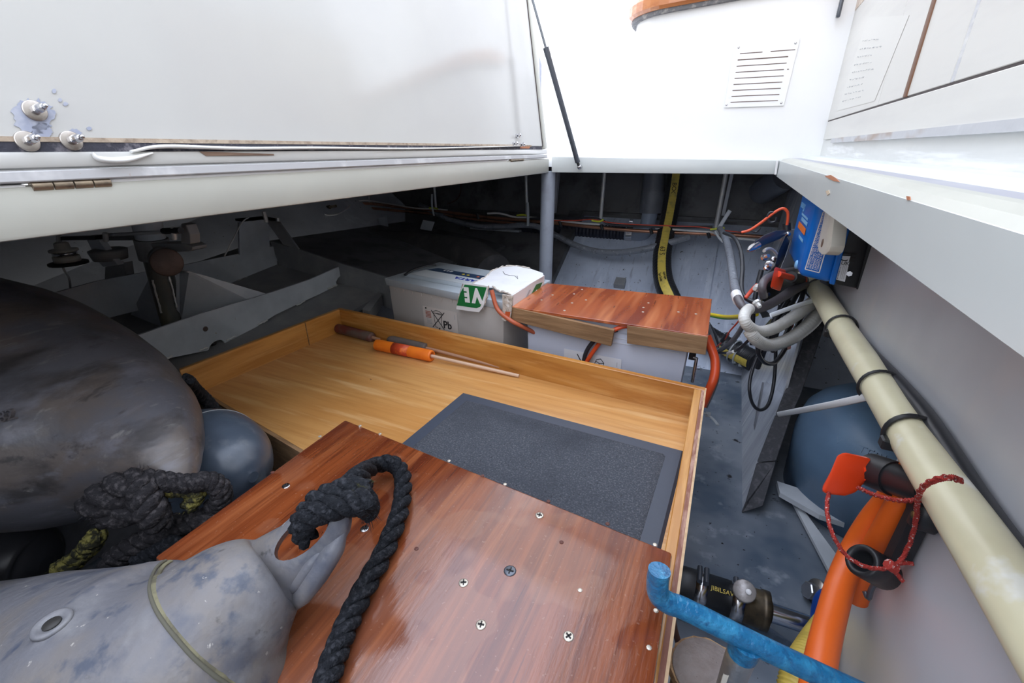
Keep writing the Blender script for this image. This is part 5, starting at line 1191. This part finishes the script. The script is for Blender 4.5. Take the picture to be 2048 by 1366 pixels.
# ================================================================== ELECTRICS BELOW THE CHARGER
# cables fan out from the charger (far, at the right) to the battery cover (nearer the middle)
def ef(u): return 1+.42*max(0., min(1., (u-1490)/150))
def ED(u, v, d): return CD(u, v, d*ef(u))
def EDs(*a): return [ED(*p) for p in a]
D = .68
mw = lambda *us: EDs(*us)
cl = thing('crocodile_clamp', 'navy crocodile clamp pointing left beside the blue charger', 'clamp', ED(1540, 480, D))
dv = ray(1540, 480).normalized()*.014
b = MB(); b.prism([ED(u, v, D) for u, v in [(1508, 484), (1530, 469), (1552, 461), (1571, 459), (1575, 467), (1560, 478), (1530, 490), (1514, 499)]], dv); make('upper_grip', b, navyplastic, cl, bevel=.002)
b = MB(); b.prism([ED(u, v, D+.004) for u, v in [(1572, 470), (1580, 482), (1568, 520), (1555, 537), (1550, 532), (1558, 500)]], dv); make('lower_grip', b, navyplastic, cl, bevel=.002)
b = MB().tube(EDs((1514, 491, D+.006), (1503, 497, D+.006), (1496, 502, D+.006)), [.0065, .006, .002], 12, sub=3); make('tip', b, chrome, cl)
b = MB().tube(EDs((1528, 502, D+.012), (1536, 497, D+.012), (1546, 500, D+.012), (1553, 508, D+.012)), .0028, 6, sub=4); make('jaw', b, weldm, cl)
b = MB(); b.lathe(ED(1576, 468, D), -ray(1576, 468).normalized(), [(0, .005), (.004, .004)], 10); make('pivot', b, chrome, cl)
b = MB(); b.prism([ED(u, v, D+.02) for u, v in [(1570, 458), (1600, 458), (1600, 500), (1588, 545), (1560, 540), (1572, 510), (1582, 478)]], dv*1.4)
single('plastic_bracket', b, clampgrey, 'grey plastic bracket behind the crocodile clamp beside the blue charger', 'bracket', bevel=.002)
b = MB(); b.tube(EDs((1573, 447, D+.02), (1574, 462, D+.02)), .0072, 14); single('cable_gland', b, black, 'short black cable gland where the orange and black wire ends', 'gland')
ik = thing('isolator_key', 'smaller red isolator key with a black socket under the blue charger', 'switch', ED(1556, 556, .64))
b = MB(); b.prism([ED(u, v, .635) for u, v in [(1552, 534), (1571, 540), (1572, 546), (1561, 581), (1558, 582), (1542, 576), (1541, 572), (1549, 537)]], ray(1556, 556).normalized()*.006); make('key', b, redplastic, ik, bevel=.001)
b = MB().tube(EDs((1556, 548, .635), (1583, 555, .64)), .0052, 12); make('stem', b, redplastic, ik)
b = MB().tube(EDs((1582, 554, .645), (1606, 561, .66)), .010, 16); make('socket', b, black, ik)
b = MB(); b.lathe(ED(1545, 575, .6345), -ray(1545, 575).normalized(), [(0, .0012), (.0006, .001)], 8); make('key_hole', b, ink, ik)
# dark terminal block with metal jaws
tbk = thing('terminal_block', 'cluster of dark terminals and silver lugs left of the small red key', 'terminal block', ED(1525, 560, .72))
dk = ray(1530, 560).normalized()*.02
b = MB(); b.prism([ED(u, v, .74) for u, v in [(1522, 560), (1560, 520), (1585, 525), (1590, 600), (1545, 612), (1520, 600)]], dk); make('block', b, black, tbk, bevel=.003)
for (u, v, r_) in ((1527, 515, .006), (1540, 528, .008), (1533, 536, .006), (1548, 520, .006), (1517, 575, .007), (1522, 586, .006), (1527, 592, .006), (1512, 604, .007)):
    b = MB(); b.lathe(ED(u, v, .715), V((random.uniform(-1, 1), -1, random.uniform(-1, 1))).normalized(), [(0, r_), (.004, r_), (.005, r_*.6), (.012, r_*.55)], 8); make('lug', b, weldm if r_ > .0065 else chrome, tbk)
b = MB(); b.prism([ED(u, v, .71) for u, v in [(1520, 590), (1526, 594), (1524, 608), (1521, 606)]], dk*.2); make('blade', b, chrome, tbk)

CB = [('purple_grey_cable', [(1475, 596, .80), (1484, 612, .78), (1500, 619, .76), (1525, 615, .72), (1555, 600, .69), (1590, 578, .66), (1608, 568, .65)], .0072, purplegrey, 'thick grey cable curving from the white taped joint to the blue charger', 12),
 ('orange_tail', [(1606, 570, .65), (1604, 552, .65)], .006, wirered, 'short red sleeve where the thick grey cable enters the charger', 8),
 ('brown_cable', [(1527, 592, .70), (1524, 575, .69), (1530, 560, .69), (1545, 551, .69), (1562, 546, .69), (1590, 540, .70)], .0062, purplegrey, 'brownish bent cable rising from the silver lugs to the red key', 10),
 ('black_cable', [(1448, 466, 1.15), (1468, 475, 1.05), (1481, 500, .98), (1485, 535, .92), (1483, 570, .88), (1488, 592, .85), (1506, 604, .80), (1520, 606, .75)], .0042, blackcable, 'black twin cable hanging right of the grey wrapped loom', 8),
 ('black_cable', [(1523, 540, .76), (1515, 570, .78), (1508, 610, .80), (1505, 650, .82), (1504, 690, .83)], .004, blackcable, 'straight black cable dropping left of the silver lugs', 8),
 ('black_cable', [(1580, 590, .68), (1550, 640, .72), (1535, 680, .75), (1512, 720, .80), (1500, 760, .82), (1500, 790, .82), (1508, 812, .82), (1522, 820, .81), (1537, 808, .80), (1547, 770, .79), (1551, 720, .78), (1552, 660, .77), (1560, 610, .75)], .0030, blackcable, 'long black cable loop hanging low in front of the scuffed plate', 8),
 ('black_cable', [(1515, 690, .74), (1518, 710, .74), (1530, 725, .74), (1548, 726, .73), (1564, 708, .72), (1585, 670, .70), (1605, 630, .68)], .0036, blackcable, 'black cable loop under the white ribbed hoses', 8),
 ('black_cable', [(1575, 600, .70), (1556, 630, .73), (1540, 665, .76), (1528, 700, .80), (1515, 735, .86)], .0055, blackcable, 'thick black cable behind the white hoses', 8),
 ('black_cable', [(1600, 575, .68), (1580, 610, .70), (1556, 655, .72), (1545, 690, .75)], .0050, blackcable, 'second thick black cable behind the white hoses', 8),
 ('grey_cable', [(1488, 648, .80), (1470, 676, .86), (1450, 694, .92), (1428, 704, .97), (1420, 690, 1.0)], .0048, greycable, 'grey cable from the white hoses towards the battery cover', 8),
 ('black_cable', [(1500, 678, .80), (1475, 700, .86), (1450, 706, .92), (1428, 704, .97)], .0028, blackcable, 'thin black cable under the grey one with a white sleeve', 8),
 ('white_sleeve', [(1467, 703, .87), (1456, 707, .90)], .0034, wirew, 'tiny white sleeve on the thin black cable', 8),
 ('red_wire', [(1492, 622, .76), (1475, 645, .82), (1460, 662, .86), (1451, 676, .89), (1440, 688, .92), (1424, 700, .96)], .0015, wirered, 'thin red wire running down to the battery cover', 6),
 ('wire_joint', [(1455, 668, .88), (1444, 682, .91)], .0042, black, 'black taped joint on the thin red wire', 8),
 ('red_wire', [(1491, 596, .78), (1500, 585, .76), (1508, 576, .74), (1514, 570, .73)], .0032, wirered, 'short red wire ending at the silver lugs', 8),
 ('earth_wire', [(1590, 588, .70), (1588, 600, .70), (1586, 612, .70)], .0026, yg, 'yellow and green wire above the white hoses', 8),
 ('black_cable', [(1610, 575, .66), (1602, 600, .66), (1585, 640, .67), (1560, 690, .69), (1545, 702, .70)], .0034, blackcable, 'black cable crossing between the two white hose loops', 8)]
for nm, us, r_, mt_, lb, n_ in CB: cable(nm, EDs(*us), [r_*ef(u) for u, v, d in us], mt_, lb, n=n_)
def ribbed(us, r_, name, label, mat=whitehose, amp=.00035):
    P_, R_ = smooth_path(EDs(*us), [r_*ef(u[0]) for u in us], 20); R_ = [q+amp*math.sin(i*1.9) for i, q in enumerate(R_)]
    return single(name, MB().tube(P_, R_, 16), mat, label, 'hose')
ribbed([(1662, 576, .62), (1625, 605, .63), (1590, 632, .645), (1550, 656, .665), (1520, 663, .68), (1500, 655, .69), (1489, 640, .70), (1491, 626, .71), (1498, 618, .72)], .0085, 'white_hose', 'upper white ribbed hose loop below the blue charger')
ribbed([(1668, 586, .62), (1642, 620, .62), (1620, 648, .625), (1590, 672, .64), (1560, 686, .655), (1535, 690, .67), (1515, 681, .68), (1503, 668, .69), (1498, 660, .70)], .0092, 'white_hose', 'lower white ribbed hose loop below the blue charger')
cable('earth_cable', EDs((1420, 629, 1.06), (1450, 634, 1.0), (1480, 633, .92), (1514, 628, .82)), .0046, yg, 'yellow earth cable running left to the battery cover')
cable('earth_stripe', EDs((1420, 632.5, 1.056), (1450, 637.5, .996), (1482, 636.5, .916)), .0020, gg, 'green stripe under the yellow earth cable', 'wire')
b = MB(); b.prism(EDs((1518, 622, .80), (1530, 620, .80), (1545, 632, .80), (1525, 636, .80)), ray(1530, 625).normalized()*.01); single('cable_lug', b, black, 'black lug at the end of the yellow earth cable', 'lug')
b = MB(); b.prism(EDs((1526, 655, .80), (1542, 637, .80), (1549, 640, .80), (1534, 658, .80)), ray(1530, 625).normalized()*.004); single('brass_strip', b, M('pale_brass', (.55, .50, .22), .4, .4), 'short pale brass strip behind the upper white hose loop', 'strip')
rv = thing('safety_chain', 'red plastic lanyard pieces hanging behind the white hoses', 'lanyard', ED(1578, 670, .72))
b = MB(); b.prism(EDs((1573, 662, .70), (1579, 656, .70), (1582, 664, .70), (1575, 674, .70), (1571, 672, .70)), ray(1578, 665).normalized()*.004); make('tag', b, redplastic, rv)
b = MB().tube(EDs((1583, 640, .70), (1586, 650, .70), (1580, 660, .70)), .0018, 6, sub=4); make('cord', b, redrope, rv)
b = MB(); b.prism(EDs((1574, 690, .70), (1583, 688, .70), (1581, 698, .70), (1575, 700, .70)), ray(1578, 690).normalized()*.004); make('tag', b, redplastic, rv)
# two bright strips in front of the plate
b = MB(); b.prism(EDs((1552, 650, .84), (1556, 652, .84), (1534, 740, .84), (1530, 748, .84)), ray(1540, 700).normalized()*.003); single('metal_strip', b, chrome, 'bright upright metal strip behind the black cable loop', 'strip')  # bright streak on the partition, built as a strip
b = MB(); b.prism(EDs((1524, 764, .83), (1529, 765, .83), (1518, 830, .83), (1509, 862, .83), (1507, 850, .83)), ray(1520, 800).normalized()*.003); single('metal_strip', b, chrome, 'pointed bright metal strip below the black fuel hose', 'strip')  # bright streak on the partition, built as a strip

# ================================================================== HOSES AND WIRING ACROSS THE STERN
hq = [PY(1354, 335, 1.88), PY(1347, 385, 1.86), PY(1339, 430, 1.82), PY(1330, 475, 1.74), PY(1324, 515, 1.66), PY(1326, 555, 1.56), PY(1338, 590, 1.46), PZ(1365, 635, -.50), PZ(1410, 668, -.53), PZ(1450, 692, -.55), PZ(1490, 713, -.56), PZ(1514, 725, -.56)]
rH = .031
fh = thing('fuel_hose', 'fat black hose with a yellow printed stripe running down behind the battery cover', 'hose', hq[5])
PHh, _ = smooth_path(hq, [1]*len(hq), 20); RHh = [rH+.0007*math.sin(i*2.2) for i in range(len(PHh))]
b = MB().tube(PHh, RHh, 24); make('hose', b, black, fh)
def stripe(i0, i1, half, name='yellow_stripe', mat=yellowlab, lift=.0012, shift=0.):
    vs_ = []; fs = []; K = 7
    for i in range(i0, i1):
        t_ = (PHh[min(i+1, len(PHh)-1)]-PHh[max(i-1, 0)]).normalized(); n_ = -PHh[i].normalized(); n_ = (n_-t_*n_.dot(t_)).normalized(); s_ = t_.cross(n_)
        for k in range(K):
            an = half*(2*k/(K-1)-1)+shift; vs_.append(PHh[i]+(n_*math.cos(an)+s_*math.sin(an))*(RHh[i]+lift))
    m_ = i1-i0
    for i in range(m_-1):
        for k in range(K-1): fs.append([i*K+k, i*K+k+1, (i+1)*K+k+1, (i+1)*K+k])
    b = MB(); b.add(vs_, fs, mat, True); o = make(name, b, mat, fh)
    if o.data.polygons[0].normal.dot(-PHh[i0]) < 0: o.data.flip_normals()
    return o
ys1 = stripe(0, int(20*6.4), .42); ys2 = stripe(int(20*8.0), int(20*10.9), .36, shift=.55)
def hose_text(s, i, h, par, dirn=1, shift=0.):
    t_ = (PHh[i+3]-PHh[i-3]).normalized()*dirn; n_ = -PHh[i].normalized(); n_ = (n_-t_*n_.dot(t_)).normalized(); yv = n_.cross(t_)
    text('lettering', s, PHh[i]+n_*(rH+.0035)-yv*h*.5+yv*shift, t_, yv, h, ink, par)
hose_text('BOCKLUND', 13, .016, ys1); hose_text('63 S', 76, .018, ys1); hose_text('Liquid Super', 104, .008, ys1, shift=.008); hose_text('Type Quality', 104, .008, ys1, shift=-.006)
hose_text('Liquid Super Type', int(20*9.9), .009, ys2, -1, -.008); hose_text('Type Quality', int(20*9.6), .009, ys2, -1, -.020)
for i in (int(20*9.45), int(20*9.75)):
    t_ = (PHh[i+1]-PHh[i-1]).normalized(); a_ = (V((0, 0, 1))-t_*t_.z).normalized(); b_ = t_.cross(a_)
    tt2 = thing('cable_tie', 'milky cable tie round the fat black hose, %s one' % ('left' if i < 192 else 'right'), 'cable tie', PHh[i])
    b = MB(); b.tube([PHh[i]+(a_*math.cos(q)+b_*math.sin(q))*(rH+.003) for q in [2*math.pi*k/28 for k in range(29)]], .0026, 6, caps=False); make('band', b, zipclear, tt2)
    c = PHh[i]+(-CU*.8-PHh[i].normalized()*.5).normalized()*(rH+.004); b = MB(); b.box(c-V((.006, .006, .005)), c+V((.006, .006, .005))); make('head', b, zipclear, tt2, bevel=.001, seg=1)

# grey post under the beam corner
pp = PY(1097, 344, YB+.025); pp = pp*FS; pf = V((pp.x, pp.y, -.635))
po = thing('support_post', 'grey round post under the corner of the left and back beams', 'post', pf)
b = MB().tube([pf, V((pp.x, pp.y, -.062))], .0212, 24); make('post', b, polem, po)
b = MB(); b.lathe(V((pf.x, pf.y, -.635)), (0, 0, 1), [(0, .05), (.008, .05), (.012, .024)], 20); make('foot', b, polem, po)
# hanger rods
YR = 1.76
rods = [(738, 392, 739, 408, .004, 'leftmost thin hanger rod under the left beam'), (868, 368, 872, 418, .0055, 'hanger rod second from the left, under the left beam'), (1052, 346, 1054, 432, .006, 'hanger rod just left of the grey post'), (1209, 344, 1201, 440, .0068, 'hanger rod between the grey post and the grey drain pipe'), (1452, 346, 1431, 458, .0075, 'slanting hanger rod right of the yellow striped hose')]
for u0, v0, u1, v1, r_, lb in rods:
    b = MB().tube([PY(u0, v0, YR), PY(u1, v1, YR)], r_, 10); single('hanger_rod', b, galv, lb, 'rod')
yw = lambda u, v, y=YR: PY(u, v, y)
def run(us, y=YR): return [PY(u, v, y) for u, v in us]
cable('copper_pipe', run([(668, 410), (735, 407), (800, 414), (868, 421), (960, 433), (1050, 441), (1130, 448), (1205, 456), (1300, 463), (1430, 468), (1500, 472), (1570, 478)], YR), .0068, copper, 'upper copper pipe running along the stern above the batteries', 'pipe')
cable('copper_pipe', run([(700, 412), (780, 420), (868, 428), (960, 440), (1050, 449), (1100, 452)], YR+.02), .006, copper, 'lower copper pipe visible left of the grey post', 'pipe')
cable('white_wire', run([(660, 412), (700, 404), (735, 401), (780, 408), (830, 416), (868, 418), (895, 420)], YR-.012), .0032, wirew, 'white wire draped over the hanger rods at the left end', 'wire')
cable('white_wire', run([(975, 427), (1000, 427), (1030, 434), (1060, 435), (1100, 439), (1160, 446), (1200, 449)], YR-.012), .004, wirew, 'white wire beside the grey post above the copper pipe', 'wire')
cable('white_wire', run([(1310, 455), (1360, 460), (1420, 464), (1445, 470), (1470, 476), (1510, 480)], YR-.012), .004, wirew, 'white wire along the copper pipe to the crocodile clamp', 'wire')
cable('black_wire', run([(1060, 437), (1120, 436), (1180, 436), (1205, 441), (1225, 450), (1300, 453), (1360, 454), (1425, 454)], YR-.016), .0045, blackcable, 'black wire lying on the copper pipe between the hanger rods', 'wire')
cable('red_wire', run([(1100, 441), (1150, 441), (1185, 439), (1220, 445), (1270, 449), (1350, 452), (1400, 454), (1440, 460), (1485, 465)], YR-.02), .0021, wirered, 'red wire along the copper pipe right of the grey post', 'wire')
cable('orange_wire', run([(1483, 465), (1500, 460), (1520, 447), (1537, 434), (1552, 423), (1566, 417), (1575, 424), (1576, 437), (1574, 450)], 1.0), .0026, redorange, 'orange wire looping up to the black gland left of the charger', 'wire')
cable('black_wire', run([(1484, 466), (1500, 461), (1512, 464), (1520, 456)], 1.0), .002, blackcable, 'short black wire beside the orange wire', 'wire')
cable('black_wire', run([(1550, 425), (1540, 425), (1535, 435), (1540, 444), (1550, 443), (1553, 434)], 1.0), .002, blackcable, 'small black wire curl around the orange wire', 'wire')
cable('thin_wire', run([(895, 408), (912, 400), (921, 385), (922, 365)], 1.9), .0025, M('dull_red_wire', (.10, .045, .035), .5), 'thin dull red wire arching up under the left beam', 'wire')
# wrapped loom
cable('wrapped_loom', [PY(840, 410, YR+.03), PY(868, 424, YR+.02), PY(900, 440, YR), PY(960, 453, YR-.01), PY(1010, 453, YR-.01), PY(1052, 450, YR-.015), PY(1080, 455, YR-.01), PY(1110, 470, YR-.02), PY(1150, 490, YR-.04), PY(1190, 502, YR-.05), PY(1230, 505, YR-.06), PY(1280, 500, YR-.07), PY(1340, 485, YR-.06), PY(1378, 474, YR-.03)], .0115, loom, 'grey spiral wrapped cable loom sagging below the copper pipe', 'cable loom', n=14)
cable('wrapped_loom', [CD(1440, 458, 1.35), CD(1452, 480, 1.22), CD(1461, 515, 1.08), CD(1466, 550, .96), CD(1470, 575, .88), CD(1475, 596, .82)], .0088, loom, 'grey spiral wrapped loom hanging down from the slanting hanger rod', 'cable loom', n=14)
b = MB().tube(CDs((1472, 588, .835), (1477, 602, .81)), .0094, 14); single('tape_band', b, M('white_tape', (.78, .78, .78), .5), 'white tape band where the hanging loom meets the thick grey cable', 'tape')
# ties on the hangers
def tie(us, y, r_, mat, lb): strip('cable_tie', run(us, y), r_, mat, lb)
tie([(864, 388), (864, 410), (868, 432)], YR-.04, .0045, zipclear, 'milky cable tie on the second hanger rod from the left')
tie([(1055, 405), (1056, 425), (1056, 452)], YR-.04, .0055, zipclear, 'milky cable tie on the hanger rod left of the grey post')
tie([(1460, 421), (1449, 438), (1439, 455), (1432, 470)], YR-.05, .0065, ziptie, 'pale cable tie sticking up on the slanting hanger rod')
tie([(1430, 462), (1437, 474), (1446, 484)], YR-.06, .004, ziptie, 'short pale cable tie tail below the slanting hanger rod')
tie([(1420, 459), (1436, 457), (1449, 456)], YR-.055, .0035, zipyel, 'yellow tie on the slanting hanger rod')
tie([(1183, 441), (1198, 443), (1207, 439)], YR-.03, .0035, zipyel, 'yellow tie on the hanger rod left of the drain pipe')
tie([(1033, 431), (1048, 430), (1056, 433)], YR-.03, .0035, zipyel, 'yellow tie on the hanger rod left of the grey post')
tie([(858, 416), (868, 416), (876, 418)], YR-.03, .003, zipyel, 'yellow tie on the second hanger rod from the left')
for u, v in ((1122, 447), (1205, 454), (1304, 462), (1419, 470), (957, 432)):
    b = MB().tube([PY(u-3, v-5, YR-.012), PY(u, v+6, YR-.012)], .006, 8); single('pipe_clip', b, black, 'black clip on the copper pipe, the one at %s' % {1122: 'the right of the grey post', 1205: 'the foot of the middle hanger rod', 1304: 'the grey drain pipe', 1419: 'the slanting hanger rod', 957: 'the left of the sagging loom'}[u], 'clip')

# drain pipe with elbow, clamp and corrugated hose
YD = 1.90
dp = thing('drain_pipe', 'grey plastic drain pipe and elbow on the stern left of the striped hose', 'pipe', PY(1300, 400, YD))
b = MB().tube([PY(1311, 335, YD), PY(1305, 385, YD)], .041, 24); make('upper_pipe', b, pipegrey, dp)
b = MB().tube([PY(1306, 382, YD), PY(1302, 425, YD)], .044, 24); make('socket', b, pipegrey, dp)
b = MB().tube(run([(1301, 420), (1297, 440), (1293, 456), (1284, 467), (1268, 469), (1250, 468)], YD), .030, 20, sub=6); make('elbow', b, M('pale_grey_pvc', (.30, .35, .44), .4), dp)
ca = PY(1266, 469, YD); cb = PY(1254, 468, YD)
b = MB().tube([ca, cb], .034, 24); hc = make('hose_clamp', b, chrome, dp)
b = MB().tube([PY(1259, 443, YD-.03), PY(1266, 444, YD-.03)], .010, 10); make('clamp_screw', b, chrome, hc)
ch_ = [PY(1252, 468, YD), PY(1180, 463, YD), PY(1100, 456, YD), PY(1020, 452, YD)]
P_, R_ = smooth_path(ch_, [.030]*4, 40); R_ = [.029+.0022*math.sin(i*1.7) for i in range(len(P_))]
single('corrugated_hose', MB().tube(P_, R_, 18), M('dark_blue_black_hose', (.022, .026, .045), .45), 'black corrugated hose running left from the drain pipe elbow', 'hose')
b = MB().tube([PY(1524, 383, 1.98), PY(1575, 350, 1.80)], .045, 24); single('vent_pipe', b, pipegrey, 'dark grey pipe stub in the far right corner under the beams', 'pipe')
b = MB().tube(run([(590, 404), (620, 412), (650, 415)], 1.55), .010, 10, sub=4); b.tube(run([(648, 416), (668, 414)], 1.55), .007, 8); hb = None
hf = thing('hose_fitting', 'black hose with a brass fitting under the left beam', 'hose', PY(640, 412, 1.55))
b = MB().tube(run([(585, 402), (615, 410), (650, 415)], 1.55), .010, 12, sub=5); make('hose', b, black, hf)
b = MB().tube(run([(644, 417), (660, 414)], 1.55), .0085, 10); make('ferrule', b, brass, hf)
b = MB().tube(run([(660, 414), (672, 412)], 1.55), .006, 6); make('nut', b, bronze, hf)
cable('white_wire', run([(612, 407), (630, 420), (655, 430), (678, 427), (694, 417), (700, 411)], 1.5), .0032, wirew, 'white wire sagging in a loop beside the brass hose fitting', 'wire')
# old exhaust hose and steel in the dark behind the grey battery
b = MB().tube([PY(760, 500, 1.55), PY(830, 505, 1.55), PY(930, 520, 1.48), PY(985, 552, 1.40)], [.085, .085, .085, .08], 24, sub=6)
single('exhaust_hose', b, M('dull_black_hose', (.06, .058, .06), .75, layers=[((.10, .095, .095), 12, .5, .7)]), 'fat dull dark hose lying behind the grey battery', 'hose')
b = MB().tube([PY(1001, 460, 1.9), PY(1003, 545, 1.9)], .014, 10); single('thin_stanchion', b, pipegrey, 'thin dark upright behind the white carton', 'post')
b = MB(); b.prism(run([(940, 454), (1038, 461), (1038, 465), (940, 458)], 1.85), (0, .03, 0)); single('shelf_bracket', b, steel, 'thin dark shelf bracket above the white carton', 'bracket')
for us, lb in (([(755, 436), (772, 433), (776, 460), (762, 464)], 'small grey bracket plate in the dark left of the loom'), ([(846, 440), (868, 444), (862, 462), (840, 458)], 'small grey plate hanging below the loom at the second rod')):
    b = MB(); b.prism(run(us, 1.7), (0, .006, 0)); single('bracket_plate', b, steel, lb, 'bracket')

# ------------------------------------------------------------------ cables beside the battery cover
cable('orange_cable', [PZ(1413, 672, -.34), PZ(1422, 695, -.36), PZ(1430, 722, -.38), PZ(1428, 755, -.40), PZ(1416, 785, -.43), PZ(1405, 810, -.46)], .0085, redorange, 'red orange battery cable at the right end of the battery cover', n=12)
cable('black_cable', [PZ(1415, 650, -.36), PZ(1426, 680, -.39), PZ(1436, 715, -.42), PZ(1434, 755, -.44), PZ(1424, 785, -.47), PZ(1410, 815, -.5)], .0050, greycable, 'grey black cable outside the red orange one at the battery cover')
cable('black_cable', [PZ(1414, 648, -.38), PZ(1424, 665, -.41), PZ(1432, 690, -.45), PZ(1430, 720, -.5)], .0075, blackcable, 'thick black cable dropping behind the right end of the battery cover')
zt = thing('cable_tie', 'clear cable tie end beside the right rim of the tray', 'cable tie', PZ(1420, 835, -.5))
b = MB(); c = PZ(1416, 829, -.50); b.box(c-V((.005, .005, .004)), c+V((.005, .005, .004))); make('head', b, zipclear, zt, bevel=.001, seg=1)
b = MB().tube([PZ(1408, 826, -.5), PZ(1418, 831, -.5), PZ(1428, 840, -.5), PZ(1436, 850, -.5)], .0035, 8, sub=4, flat=.4); make('tail', b, zipclear, zt)
cable('brown_cable', CDs((1345, 1235, .50), (1350, 1262, .50), (1358, 1290, .50), (1362, 1320, .50)), .0035, M('brown_wire', (.09, .04, .03), .5), 'brown cable hanging under the tray corner beside the canister')
cable('yellow_hose', CDs((1326, 1240, .40), (1330, 1270, .41), (1326, 1310, .42), (1312, 1370, .42)), .006, yellow, 'short yellow hose glimpsed under the corner of the mahogany board', 'hose')

# ------------------------------------------------------------------ repeats of a kind
GROUPS = {'starter_battery': 'batteries behind the tray', 'hand_flare': 'hand flares in the tray', 'boat_fender': 'boat fenders at the left',
          'hanger_rod': 'hanger rods under the beams', 'cable_tie': 'cable ties on the hoses and hanger rods', 'cable_tie_tail': 'loose cable tie tails',
          'pipe_clip': 'black clips on the copper pipe', 'copper_pipe': 'copper pipes along the stern', 'white_hose': 'white ribbed hose loops',
          'orange_cable': 'orange battery cables', 'battery_lead': 'battery leads', 'stern_stiffener': 'stern stiffener plates', 'hinge': 'lid hinges',
          'hinge_strip': 'white hinge strips', 'black_cable': 'black cables at the right', 'white_wire': 'white wires under the beams',
          'black_wire': 'thin black wires at the stern', 'red_wire': 'thin red wires', 'fender_rope': 'fender ropes', 'wrapped_loom': 'wrapped cable looms',
          'hex_bolt': 'hex bolts at the lower right', 'metal_strip': 'bright metal strips', 'bracket_plate': 'small bracket plates in the dark',
          'floor_stiffener': 'floor stiffeners by the tank'}
for o in list(COL.objects):
    k = o.name.split('.')[0]
    if o.parent is None and k in GROUPS and 'label' in o: o['group'] = GROUPS[k]
